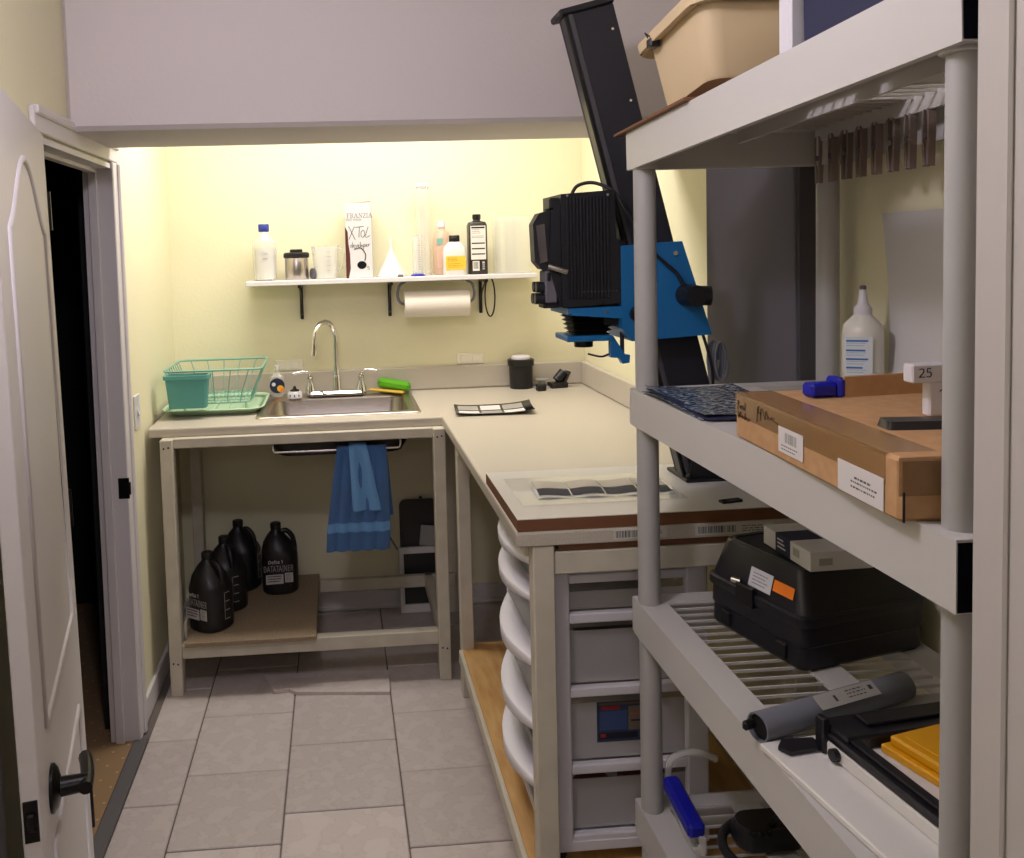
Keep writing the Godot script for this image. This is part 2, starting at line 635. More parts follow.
func ceiling_lamp(label: String, at: Vector3, s: Vector2, c: Color, power: float) -> void:
	var o := thing("ceiling_light", label, "ceiling light", at)
	mat("lamp_frame", Color(0.85, 0.85, 0.85), 0.5)
	obj("frame", bx(Vector3(0, -0.0125, 0), Vector3(s.x + 0.04, 0.025, s.y + 0.04), 0.004), mats["lamp_frame"], o)
	var m := mat("lamp_glow", Color(0.9, 0.9, 0.9), 0.6)
	m.emission_enabled = true
	m.emission = c
	m.emission_energy_multiplier = 1.0
	obj("diffuser", bx(Vector3(0, -0.032, 0), Vector3(s.x, 0.014, s.y), 0.003), m, o)
	var l := AreaLight3D.new()
	l.name = "lamp_light"
	l.area_size = s
	l.light_color = c
	l.light_energy = power
	l.area_range = 8.0
	l.area_attenuation = 2.0
	l.shadow_enabled = true
	l.position = Vector3(0, -0.045, 0)
	l.rotation_degrees = Vector3(-90, 0, 0)
	o.add_child(l)

# ---------------------------------------------------------------- the room
const LW := -0.69
const RW := 1.06
const BW := -3.87
const TOP := 2.45
const CT := 0.947

func setting() -> void:
	var Y: Material = mats["yellow_wall"]
	var fl := struct("floor", sp(Vector3(-0.699, -0.10, BW - 0.11), Vector3(RW + 0.11, -0.004, 3.2), 0.0), mats["grout"], "grey cream stone tile floor")
	var xs := [-0.655, -0.4965, -0.196, 0.138, 0.470, 0.802, RW]
	var first := [-2.877, -2.670, -2.800, -2.616, -2.79, -2.65]
	for c in 6:
		var z: float = first[c] - 0.345 * 4.0
		while z < 1.1:
			var z0 := maxf(z, BW)
			var z1 := minf(z + 0.345, 1.1)
			if z1 - z0 > 0.02:
				var k := posmod(int(round(z * 37.0)) + c * 5, 3)
				obj("tile", sp(Vector3(xs[c] + 0.0022, -0.012, z0 + 0.0022), Vector3(xs[c + 1] - 0.0022, 0.0 + 0.0006 * (k - 1), z1 - 0.0022), 0.0025), mats["tile%d" % k], fl)
			z += 0.345
	# left wall with the doorway
	var st := mb()
	span(st, Vector3(LW - 0.075, 0, BW - 0.11), Vector3(LW, TOP, -2.90), 0)
	span(st, Vector3(LW - 0.075, 0, -2.12), Vector3(LW, TOP, 3.2), 0)
	span(st, Vector3(LW - 0.075, 1.84, -2.90), Vector3(LW, TOP, -2.12), 0)
	struct("wall_left", st, Y, "pale yellow wall with the open doorway")
	struct("wall_back", sp(Vector3(LW, 0, BW - 0.11), Vector3(RW, TOP, BW), 0), Y, "pale yellow back wall of the sink alcove")
	struct("wall_right", sp(Vector3(RW, 0, BW - 0.11), Vector3(RW + 0.11, TOP, 3.2), 0), Y, "pale yellow wall behind the plastic shelving")
	struct("wall_rear", sp(Vector3(LW, 0, 3.1), Vector3(RW, TOP, 3.2), 0), Y, "yellow wall behind the viewer")
	struct("ceiling", sp(Vector3(LW - 0.075, TOP, BW - 0.11), Vector3(RW + 0.11, TOP + 0.1, 3.2), 0), mats["ceiling_paint"], "flat white ceiling")
	struct("wall_header", sp(Vector3(LW, 1.883, -2.87), Vector3(RW, TOP, -2.46), 0.012), mats["header_paint"], "dropped grey white textured header across the alcove")
	# hall behind the doorway
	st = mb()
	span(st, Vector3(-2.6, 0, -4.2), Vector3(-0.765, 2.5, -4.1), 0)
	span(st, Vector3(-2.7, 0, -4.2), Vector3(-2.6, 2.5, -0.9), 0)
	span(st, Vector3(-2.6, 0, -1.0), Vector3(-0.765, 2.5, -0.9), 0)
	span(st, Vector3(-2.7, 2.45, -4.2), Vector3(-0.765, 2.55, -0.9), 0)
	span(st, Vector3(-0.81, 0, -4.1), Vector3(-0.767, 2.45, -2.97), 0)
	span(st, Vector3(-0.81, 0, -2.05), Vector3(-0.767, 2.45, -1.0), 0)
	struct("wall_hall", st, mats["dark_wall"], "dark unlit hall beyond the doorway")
	struct("floor_hall", sp(Vector3(-2.7, -0.10, -4.2), Vector3(-0.70, 0.004, -0.9), 0), mats["carpet"], "tan carpet with small pale dots beyond the doorway")
	st = sp(Vector3(-0.70, -0.01, -2.90), Vector3(-0.655, 0.007, -2.10), 0.004)
	struct("trim_1", st, mats["threshold"], "dark metal threshold strip in the doorway")
	# door frame
	var W: Material = mats["trim_white"]
	st = mb()
	span(st, Vector3(LW - 0.08, 0, -2.90), Vector3(LW + 0.006, 1.84, -2.884), 0.001)
	span(st, Vector3(LW - 0.08, 0, -2.136), Vector3(LW + 0.006, 1.84, -2.12), 0.001)
	span(st, Vector3(LW - 0.08, 1.824, -2.884), Vector3(LW + 0.006, 1.84, -2.136), 0.001)
	var dj := struct("door_frame", st, W, "white jambs and casing of the open doorway")
	dj.name = "trim_2"
	for zz in [[-2.955, -2.884]]:
		obj("casing", span(sp(Vector3(LW, 0, zz[0]), Vector3(LW + 0.014, 1.844, zz[1]), 0.003), Vector3(LW, 0, zz[0] if zz[0] < -2.5 else zz[1] - 0.022), Vector3(LW + 0.0225, 1.844, zz[0] + 0.022 if zz[0] < -2.5 else zz[1]), 0.004), W, dj)
	obj("casing", span(sp(Vector3(LW, 1.845, -2.955), Vector3(LW + 0.014, 1.905, -2.16), 0.003), Vector3(LW, 1.885, -2.957), Vector3(LW + 0.022, 1.907, -2.165), 0.004), W, dj)
	obj("stop", span(span(sp(Vector3(LW - 0.062, 0, -2.884), Vector3(LW - 0.035, 1.824, -2.872), 0.002), Vector3(LW - 0.062, 0, -2.148), Vector3(LW - 0.035, 1.824, -2.136), 0.002), Vector3(LW - 0.062, 1.812, -2.872), Vector3(LW - 0.035, 1.824, -2.148), 0.002), W, dj)
	var strike := obj("strike_plate", span(bx(Vector3(LW + 0.000, 0.825, -2.8825), Vector3(0.034, 0.066, 0.003), 0.001), Vector3(LW + 0.014, 0.805, -2.886), Vector3(LW + 0.022, 0.845, -2.874), 0.002), mats["bronze"], dj, "black strike plate on the far jamb")
	strike.set_meta("kind", "structure")
	# plain casing board on the left wall nearer the camera
	struct("trim_3", span(sp(Vector3(LW, 0, -1.74), Vector3(LW + 0.02, 1.905, -1.55), 0.003), Vector3(LW, 0, -1.56), Vector3(LW + 0.026, 1.905, -1.40), 0.003), W, "white casing board behind the open door")
	# baseboards
	struct("baseboard_back", span(sp(Vector3(LW, 0, BW), Vector3(RW, 0.085, BW + 0.013), 0.004), Vector3(LW, 0, BW), Vector3(RW, 0.025, BW + 0.018), 0.006), W, "white baseboard along the back wall")
	struct("baseboard_left", sp(Vector3(LW, 0, BW + 0.02), Vector3(LW + 0.013, 0.085, -2.957), 0.004), W, "white baseboard beside the doorway")
	struct("baseboard_right", sp(Vector3(RW - 0.013, 0, BW + 0.02), Vector3(RW, 0.085, -0.75), 0.004), W, "white baseboard under the enlarger bench")
	# white trim at the near right
	struct("wall_front", span(sp(Vector3(0.553, 0, -0.70), Vector3(RW, TOP, -0.58), 0.002), Vector3(0.553, 0, -0.58), Vector3(RW, TOP, -0.572), 0.002), W, "white wall end at the near right")
	struct("trim_4", span(span(span(sp(Vector3(0.529, 0, -0.715), Vector3(0.553, TOP, -0.57), 0.003), Vector3(0.529, 0, -0.572), Vector3(0.557, TOP, -0.558), 0.003), Vector3(0.557, 0, -0.572), Vector3(0.62, TOP, -0.562), 0.003), Vector3(0.525, 0, -0.718), Vector3(0.530, TOP, -0.680), 0.002), mats["trim_white_shaded"], "white door casing at the near right edge")
	# switch and sockets
	var o := thing("light_switch", "white light switch plate on the yellow wall beside the doorway, left of the counter", "light switch", Vector3(LW, 1.03, -3.10))
	obj("plate", bx(Vector3(0.003, 0, 0), Vector3(0.006, 0.115, 0.072), 0.003), mats["white_plastic"], o)
	obj("rocker", bx(Vector3(0.008, 0, 0), Vector3(0.006, 0.03, 0.012), 0.002, Basis(Vector3.BACK, 0.3)), mats["white_plastic"], o)
	for d in [["white wall socket low on the back wall behind the soap bottle", -0.215], ["white wall socket on the back wall above the long bare splashback", 0.56]]:
		o = thing("wall_socket", d[0], "socket", Vector3(d[1], 1.073, BW), 0, "sockets on the back wall")
		obj("plate", bx(Vector3(0, 0, 0.003), Vector3(0.115, 0.046, 0.006), 0.003), mats["socket_cream"], o)
		for s in [-1, 1]:
			obj("outlet", bx(Vector3(0.025 * s, 0, 0.0065), Vector3(0.034, 0.032, 0.004), 0.004), mats["socket_cream"], o)

func door_leaf() -> void:
	var W: Material = mats["trim_white"]
	var o := thing("door", "white panelled door standing open at the left, dark lever on its face", "door", Vector3(-0.640, 0.004, -2.20))
	o.basis = Basis(Vector3.BACK, deg_to_rad(1.0)) * Basis(Vector3.UP, deg_to_rad(-78.9))
	o.name = "door_1"
	o.set_meta("kind", "structure")
	obj("leaf", sp(Vector3(0, 0.012, 0), Vector3(0.755, 1.838, 0.030), 0.002), W, o)
	# raised mouldings on the room face (local -z)
	var arch := []
	for k in 25:
		var u := k / 24.0
		arch.append(Vector3(lerpf(0.125, 0.64, u), 1.60 + 0.14 * pow(sin(PI * u), 1.5), -0.001))
	var loop := arch.duplicate()
	loop.append(Vector3(0.64, 0.74, -0.001))
	loop.append(Vector3(0.125, 0.74, -0.001))
	var inner := []
	for v in loop:
		inner.append(v + Vector3(0, 0, 0.003))
	obj("moulding", tb(inner, 0.0085, 8, true), W, o)
	var low := [Vector3(0.125, 0.52, 0.002), Vector3(0.64, 0.52, 0.002), Vector3(0.64, 0.16, 0.002), Vector3(0.125, 0.16, 0.002)]
	obj("moulding", tb(low, 0.009, 6, true), W, o)
	var B: Material = mats["bronze"]
	var h := obj("handle", lat([Vector2(0.0, 0.0), Vector2(0.041, 0.0), Vector2(0.041, 0.005), Vector2(0.033, 0.011), Vector2(0.017, 0.016), Vector2(0.015, 0.062), Vector2(0.0, 0.062)], 24, Transform3D(Basis(Vector3.RIGHT, -PI / 2), Vector3(0.62, 0.615, 0.0))), B, o, "dark bronze lever handle")
	obj("lever", tb(curve([Vector3(0.64, 0.615, -0.058), Vector3(0.60, 0.617, -0.059), Vector3(0.56, 0.617, -0.055), Vector3(0.53, 0.614, -0.050)]), 0.0125, 10), B, h)
	obj("latch_plate", span(sp(Vector3(0.754, 0.605, 0.004), Vector3(0.7565, 0.675, 0.027), 0.001), Vector3(0.755, 0.625, 0.008), Vector3(0.763, 0.655, 0.022), 0.003), B, o, "dark latch plate in the door edge")
	for y in [0.2, 0.95, 1.66]:
		obj("hinge", tb([Vector3(-0.006, y - 0.045, 0.0), Vector3(-0.006, y + 0.045, 0.0)], 0.007, 10), B, o)

# ---------------------------------------------------------------- benches and counter
func leg_with_screws(o: Node3D, x: float, z: float, y1: float, w := 0.043, d := 0.06) -> void:
	var l := obj("leg", bx(Vector3(x, y1 / 2, z), Vector3(w, y1, d), 0.003), mats["bench_wood"], o)
	for p in [[-0.008, y1 - 0.03], [0.008, y1 - 0.027], [-0.008, 0.12], [0.008, 0.117]]:
		obj("screw", cyl(mb(), Vector3(x + p[0], p[1], z + d / 2 - 0.001), Vector3(x + p[0], p[1], z + d / 2 + 0.0012), 0.0035, -1.0, 8), mats["black_metal"], l)

func benches() -> void:
	var B: Material = mats["bench_wood"]
	var o := thing("workbench_frame", "cream painted timber frame carrying the sink end of the counter", "workbench", Vector3.ZERO)
	for x in [-0.61, 0.342]:
		leg_with_screws(o, x, -3.20, 0.914)
		obj("leg", bx(Vector3(x if x < 0.0 else 0.452, 0.457, -3.80), Vector3(0.043, 0.914, 0.06), 0.003), B, o)
	obj("front_rail", bx(Vector3(-0.134, 0.896, -3.21), Vector3(0.91, 0.036, 0.035), 0.003), B, o)
	obj("front_rail", bx(Vector3(-0.134, 0.155, -3.20), Vector3(0.91, 0.05, 0.04), 0.003), B, o)
	obj("back_rail", bx(Vector3(-0.08, 0.155, -3.752), Vector3(1.07, 0.05, 0.03), 0.003), B, o)
	obj("back_rail", bx(Vector3(-0.134, 0.875, -3.81), Vector3(0.91, 0.06, 0.035), 0.003), B, o)
	for x in [-0.61, 0.342]:
		obj("side_rail", bx(Vector3(x, 0.155, -3.50), Vector3(0.035, 0.05, 0.54), 0.003), B, o)
		obj("side_rail", bx(Vector3(x, 0.895, -3.50), Vector3(0.035, 0.036, 0.54), 0.003), B, o)
	o = thing("workbench_frame", "cream painted timber frame with a plywood shelf, carrying the enlarger end of the counter", "workbench", Vector3.ZERO)
	leg_with_screws(o, 0.406, -3.055, 0.914, 0.043, 0.05)
	obj("leg", bx(Vector3(0.417, 0.457, -1.892), Vector3(0.047, 0.914, 0.045), 0.003), B, o)
	obj("leg", bx(Vector3(0.99, 0.457, -1.892), Vector3(0.047, 0.914, 0.045), 0.003), B, o)
	obj("leg", bx(Vector3(0.99, 0.457, -3.055), Vector3(0.047, 0.914, 0.045), 0.003), B, o)
	obj("end_rail", bx(Vector3(0.70, 0.873, -1.892), Vector3(0.535, 0.05, 0.035), 0.003), B, o)
	obj("end_rail", bx(Vector3(0.70, 0.14, -1.892), Vector3(0.535, 0.05, 0.035), 0.003), B, o)
	obj("end_rail", bx(Vector3(0.70, 0.14, -3.055), Vector3(0.52, 0.05, 0.035), 0.003), B, o)
	obj("side_rail", bx(Vector3(0.40, 0.895, -2.47), Vector3(0.03, 0.036, 1.11), 0.003), B, o)
	obj("side_rail", bx(Vector3(0.99, 0.895, -2.47), Vector3(0.03, 0.036, 1.11), 0.003), B, o)
	obj("shelf_edge", sp(Vector3(0.374, 0.13, -3.03), Vector3(0.386, 0.172, -1.87), 0.002), B, o)
	obj("shelf_board", sp(Vector3(0.386, 0.155, -3.08), Vector3(1.0, 0.172, -1.87), 0.002), mats["ply"], o)
	# L-shaped counter with the sink cut-out
	o = thing("countertop", "speckled beige laminate countertop running round the corner in an L", "countertop", Vector3.ZERO)
	var C: Material = mats["counter"]
	var st := mb()
	var y0 := 0.915
	var zb := BW + 0.001
	span(st, Vector3(-0.675, y0, zb), Vector3(-0.29, CT, -3.223), 0)
	span(st, Vector3(-0.29, y0, zb), Vector3(0.27, CT, -3.80), 0)
	span(st, Vector3(-0.29, y0, -3.33), Vector3(0.27, CT, -3.223), 0)
	span(st, Vector3(0.27, y0, zb), Vector3(0.366, CT, -3.223), 0)
	span(st, Vector3(0.366, y0, zb), Vector3(RW - 0.001, CT, -1.874), 0)
	# rounded front edge swept round the L
	var path := [[Vector3(-0.675, 0, -3.223), Vector3(0, 0, 1)], [Vector3(0.366, 0, -3.223), Vector3(-1, 0, 1)], [Vector3(0.366, 0, -1.874), Vector3(-1, 0, 1)], [Vector3(RW - 0.001, 0, -1.874), Vector3(0, 0, 1)]]
	var prof := [[0.0, y0], [0.006, y0], [0.008, y0 + 0.002], [0.008, CT - 0.006], [0.0065, CT - 0.002], [0.003, CT - 0.0002], [0.0, CT]]
	st.set_smooth_group(-1)
	for i in 3:
		for k in 6:
			var q4 := []
			for c in [[i, k], [i + 1, k], [i + 1, k + 1], [i, k + 1]]:
				q4.append(path[c[0]][0] + path[c[0]][1] * prof[c[1]][0] + Vector3(0, prof[c[1]][1], 0))
			quad(st, q4[0], q4[1], q4[2], q4[3], [Vector3(0, 0, 1), Vector3(-1, 0, 0), Vector3(0, 0, 1)][i] * (0.2 if k in [0, 5] else 1.0) + Vector3(0, -0.3 if k == 0 else (0.3 if k > 3 else 0.0), 0))
	obj("slab", st, C, o)
	obj("splashback", sp(Vector3(-0.675, CT, BW + 0.001), Vector3(RW - 0.001, CT + 0.10, BW + 0.020), 0.006), C, o)
	obj("splashback", sp(Vector3(RW - 0.022, CT, BW + 0.02), Vector3(RW - 0.001, CT + 0.10, -1.87), 0.006), C, o)
	obj("core_board", sp(Vector3(0.45, 0.901, -1.93), Vector3(1.03, 0.9148, -1.875), 0.0), mats["brown_edge"], o, "bare brown chipboard core")
	var front := Basis.IDENTITY
	printed(o, "sticker", 0.115, 0.020, Vector3(0.625, 0.9315, -1.8655), front, Color(0.80, 0.79, 0.76), bars(4, 12, 55, 76, 20, Color(0.2, 0.2, 0.2)) + lines(64, 20, 30, 26, 3, Color(0.3, 0.3, 0.3), 12.0))
	printed(o, "sticker", 0.17, 0.020, Vector3(0.83, 0.931, -1.8655), front, Color(0.80, 0.79, 0.76), bars(4, 12, 50, 76, 24, Color(0.2, 0.2, 0.2), 9) + lines(60, 20, 34, 26, 3, Color(0.3, 0.3, 0.3), 12.0))
	# loose chipboard lying over the lower rails, a raised piece of tile on the floor under the bench
	tag(obj("shelf_board", sp(Vector3(-0.575, 0.1805, -3.78), Vector3(-0.115, 0.197, -3.155), 0.002), mats["chipboard"]), "grey chipboard shelf under the sink with black jugs on it", "board")
	tag(obj("side_board", sp(Vector3(-0.586, 0.1805, -3.77), Vector3(-0.576, 0.245, -3.225), 0.002), mats["bench_wood"]), "narrow cream upright board along the left edge of the jug shelf", "board")
	st = mb()
	var ragged := []
	for p in [[-0.315, 3.27], [-0.27, 3.145], [-0.22, 3.155], [-0.19, 3.125], [0.02, 3.10], [0.135, 3.085], [0.142, 3.25], [-0.1, 3.27]]:
		ragged.append(Vector2(p[0], p[1]))
	prism(st, ragged, 0.001, 0.013, Transform3D(Basis(Vector3.RIGHT, -PI / 2), Vector3.ZERO))
	tag(obj("tile_offcut", st, mats["tile0"]), "broken flat piece of tile lying on the floor under the bench", "tile")

# ---------------------------------------------------------------- sink
func sink_things() -> void:
	var o := thing("sink", "shallow stainless steel sink set into the beige counter", "sink", Vector3(-0.01, CT, -3.58))
	var st := mb()
	var w := 0.61
	var d := 0.53
	var rings := [rrect(0, 0, w, d, 0.02, 0.0005), rrect(0, 0, w - 0.004, d - 0.004, 0.02, 0.005), rrect(0, 0, w - 0.03, d - 0.03, 0.03, 0.006), rrect(0, 0.025, w - 0.065, d - 0.13, 0.05, 0.004), rrect(0, 0.025, w - 0.085, d - 0.15, 0.055, -0.006), rrect(0, 0.025, w - 0.105, d - 0.17, 0.06, -0.12), rrect(0, 0.025, w - 0.14, d - 0.20, 0.07, -0.15), rrect(0, 0.025, 0.10, 0.10, 0.045, -0.153)]
	st.set_smooth_group(1)
	for i in rings.size() - 1:
		st.set_smooth_group(1 if i < 4 else 2)
		for k in 20:
			var c := Vector3(0, 0.3 if i > 2 else 0.0, 0.025)
			var a: Vector3 = rings[i][k]
			quad(st, a, rings[i][(k + 1) % 20], rings[i + 1][(k + 1) % 20], rings[i + 1][k], Vector3.UP if i < 3 or i > 5 else c - a)
	obj("bowl", st, mats["steel"], o)
	# outside of the bowl, seen from under the bench
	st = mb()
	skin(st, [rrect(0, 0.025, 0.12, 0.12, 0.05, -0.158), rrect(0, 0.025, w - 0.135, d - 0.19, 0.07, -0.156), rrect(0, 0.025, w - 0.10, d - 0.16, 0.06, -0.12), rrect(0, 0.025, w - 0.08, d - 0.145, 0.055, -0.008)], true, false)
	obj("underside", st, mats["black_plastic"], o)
	obj("drain", lat([Vector2(0.0, -0.152), Vector2(0.045, -0.152), Vector2(0.045, -0.149), Vector2(0.036, -0.150), Vector2(0.0, -0.151)], 20, Transform3D(Basis.IDENTITY, Vector3(0, 0, 0.025))), mats["chrome"], o)
	obj("waste_pipe", tb(curve([Vector3(0, -0.157, 0.025), Vector3(0, -0.24, 0.025), Vector3(0.01, -0.30, 0.0), Vector3(0.02, -0.27, -0.08), Vector3(0.02, -0.26, -0.27)]), 0.018, 10), mats["panel_grey"], o)
	# faucet
	o = thing("faucet", "chrome gooseneck faucet with two lever handles behind the sink", "faucet", Vector3(-0.02, CT + 0.006, -3.775))
	var H: Material = mats["chrome"]
	obj("base_plate", skin(mb(), [rrect(0, 0, 0.25, 0.055, 0.026, 0.0), rrect(0, 0, 0.25, 0.055, 0.026, 0.010), rrect(0, 0, 0.235, 0.042, 0.02, 0.018)]), H, o)
	var neck := [Vector3(0.005, 0.015, 0), Vector3(0.005, 0.15, 0), Vector3(0.005, 0.235, 0.002)]
	for k in range(1, 9):
		var a := PI * k / 8.0
		neck.append(Vector3(0.005 - 0.042 * (1 - cos(a)), 0.235 + 0.075 * sin(a), 0.002 + 0.055 * (1 - cos(a))))
	neck.append(Vector3(-0.082, 0.195, 0.114))
	var sp_ := obj("spout", tb(curve(neck, 3), 0.0105, 14), H, o)
	obj("collar", lat([Vector2(0.022, 0.012), Vector2(0.018, 0.03), Vector2(0.016, 0.07), Vector2(0.0125, 0.085)], 18, Transform3D(Basis.IDENTITY, Vector3(0.005, 0, 0))), H, sp_)
	obj("aerator", cyl(mb(), Vector3(-0.082, 0.20, 0.113), Vector3(-0.083, 0.178, 0.116), 0.0135, -1.0, 14), H, sp_)
	for s in [-1, 1]:
		var hd := obj("handle", lat([Vector2(0.024, 0.012), Vector2(0.021, 0.03), Vector2(0.012, 0.055), Vector2(0.011, 0.07), Vector2(0.014, 0.08), Vector2(0.006, 0.088)], 18, Transform3D(Basis.IDENTITY, Vector3(0.105 * s, 0, 0))), H, o)
		obj("lever", tb(curve([Vector3(0.105 * s, 0.08, 0), Vector3(0.113 * s, 0.098, 0.004), Vector3(0.14 * s, 0.102, 0.008), Vector3(0.175 * s, 0.096, 0.012)]), 0.0065, 10), H, hd)
	# dish rack on its tray
	o = thing("drain_tray", "pale mint plastic drain tray under the wire dish rack", "tray", Vector3(-0.483, CT, -3.60))
	var t := Transform3D.IDENTITY
	obj("body", skin(mb(), [rrect(0, 0, 0.31, 0.30, 0.04, 0.0), rrect(0, 0, 0.34, 0.34, 0.05, 0.012), rrect(0, 0, 0.385, 0.40, 0.06, 0.026), rrect(0, 0, 0.375, 0.39, 0.055, 0.028), rrect(0, 0, 0.34, 0.34, 0.05, 0.016), rrect(0, 0, 0.30, 0.30, 0.04, 0.014)], true, true), mats["mint"], o)
	for k in 5:
		obj("rib", bx(Vector3(-0.1 + 0.05 * k, 0.0165, 0.0), Vector3(0.012, 0.006, 0.27), 0.002), mats["mint"], o)
	o = thing("dish_rack", "green wire dish rack standing on the mint drain tray", "dish rack", Vector3(-0.475, CT + 0.022, -3.60))
	var G: Material = mats["wire_green"]
	var topr := rrect(0, 0, 0.362, 0.36, 0.03, 0.150, 4)
	var lowr := rrect(0, 0, 0.265, 0.29, 0.03, 0.022, 4)
	obj("top_rim", tb(topr, 0.0042, 8, true), G, o)
	obj("base_rim", tb(lowr, 0.003, 6, true), G, o)
	for k in 5:
		var u := lerpf(-1, 1, (k + 0.5) / 5.0)
		for s in [-1, 1]:
			obj("wire", tb([Vector3(u * 0.168, 0.150, 0.180 * s), Vector3(u * 0.125, 0.05, 0.148 * s), Vector3(u * 0.12, 0.022, 0.142 * s)], 0.0021, 5), G, o)
	for k in 8:
		var u := lerpf(-1, 1, (k + 0.5) / 8.0)
		for s in [-1, 1]:
			obj("wire", tb([Vector3(0.181 * s, 0.150, u * 0.168), Vector3(0.137 * s, 0.05, u * 0.14), Vector3(0.131 * s, 0.022, u * 0.135)], 0.0021, 5), G, o)
	for k in 15:
		obj("base_wire", tb([Vector3(lerpf(-0.12, 0.12, k / 14.0), 0.022, -0.143), Vector3(lerpf(-0.12, 0.12, k / 14.0), 0.026, 0), Vector3(lerpf(-0.12, 0.12, k / 14.0), 0.022, 0.143)], 0.0018, 5), G, o)
	for k in 3:
		obj("base_wire", tb([Vector3(-0.131, 0.024, -0.09 + 0.09 * k), Vector3(0.131, 0.024, -0.09 + 0.09 * k)], 0.002, 5), G, o)
	for sx in [-1, 1]:
		for sz in [-1, 1]:
			obj("foot", cyl(mb(), Vector3(0.115 * sx, -0.006, 0.125 * sz), Vector3(0.115 * sx, 0.024, 0.125 * sz), 0.006, 0.004, 10), mats["mint"], o)
	o = thing("cutlery_cup", "teal plastic cutlery cup hung on the front left corner of the dish rack", "cutlery cup", Vector3(-0.562, 0.990, -3.385))
	st = mb()
	skin(st, [rrect(0, 0, 0.135, 0.055, 0.012, 0.0), rrect(0, 0, 0.155, 0.07, 0.014, 0.105), rrect(0, 0, 0.168, 0.08, 0.014, 0.108), rrect(0, 0, 0.168, 0.08, 0.014, 0.122), rrect(0, 0, 0.150, 0.064, 0.012, 0.122)], true, false)
	skin(st, [rrect(0, 0, 0.125, 0.046, 0.012, 0.004), rrect(0, 0, 0.150, 0.064, 0.012, 0.122)], true, false, true)
	obj("cup", st, mats["teal"], o)
	# small things round the tap
	o = thing("soap_bottle", "small clear soap bottle with a round blue label behind the sink", "bottle", Vector3(-0.262, CT + 0.005, -3.80))
	obj("body", lat([Vector2(0.024, 0.0), Vector2(0.028, 0.004), Vector2(0.031, 0.05), Vector2(0.027, 0.085), Vector2(0.012, 0.10), Vector2(0.010, 0.115)], 20, t, 1.0, 0.6), mats["clear_thick"], o)
	obj("label", cyl(mb(), Vector3(0, 0.048, 0.017), Vector3(0, 0.048, 0.021), 0.031, -1.0, 24), mats["film_blue"], o, "round dark blue label")
	obj("label", cyl(mb(), Vector3(0.013, 0.036, 0.0205), Vector3(0.013, 0.036, 0.0217), 0.014, -1.0, 16), mats["label_yellow"], o, "yellow and orange patch of the label")
	obj("label", cyl(mb(), Vector3(0.020, 0.030, 0.021), Vector3(0.020, 0.030, 0.0222), 0.008, -1.0, 12), mats["orange"], o)
	obj("label", cyl(mb(), Vector3(-0.014, 0.054, 0.0205), Vector3(-0.014, 0.054, 0.0218), 0.008, -1.0, 12), mats["white"], o)
	obj("cap", lat([Vector2(0.011, 0.112), Vector2(0.011, 0.13), Vector2(0.005, 0.135)], 14), mats["clear_thick"], o)
	o = thing("timer", "squat white timer with black knob standing left of the tap", "timer", Vector3(-0.188, CT + 0.006, -3.73))
	obj("body", lat([Vector2(0.028, 0.0), Vector2(0.031, 0.004), Vector2(0.030, 0.022), Vector2(0.024, 0.03)], 20), mats["white_plastic"], o)
	obj("knob", lat([Vector2(0.020, 0.0295), Vector2(0.019, 0.034), Vector2(0.007, 0.040), Vector2(0.005, 0.05)], 16), mats["black_plastic"], o)
	for a in [-0.6, 0.0, 0.6]:
		obj("mark", bx(Vector3(sin(a) * 0.031, 0.014, cos(a) * 0.031), Vector3(0.004, 0.008, 0.002), 0.0005), mats["ink"], o)
	tag(obj("brush_handle", bx(Vector3(0.19, CT + 0.016, -3.765), Vector3(0.15, 0.009, 0.03), 0.004, Basis(Vector3.UP, -0.35) * Basis(Vector3.BACK, -0.08)), mats["yellow"]), "flat yellow scraper lying under the green sponge", "scraper")
	tag(obj("sponge", bx(Vector3(0.225, CT + 0.037, -3.80), Vector3(0.135, 0.034, 0.07), 0.009, Basis(Vector3.UP, -0.2) * Basis(Vector3.BACK, -0.17)), mats["sponge"]), "bright green sponge right of the tap", "sponge")

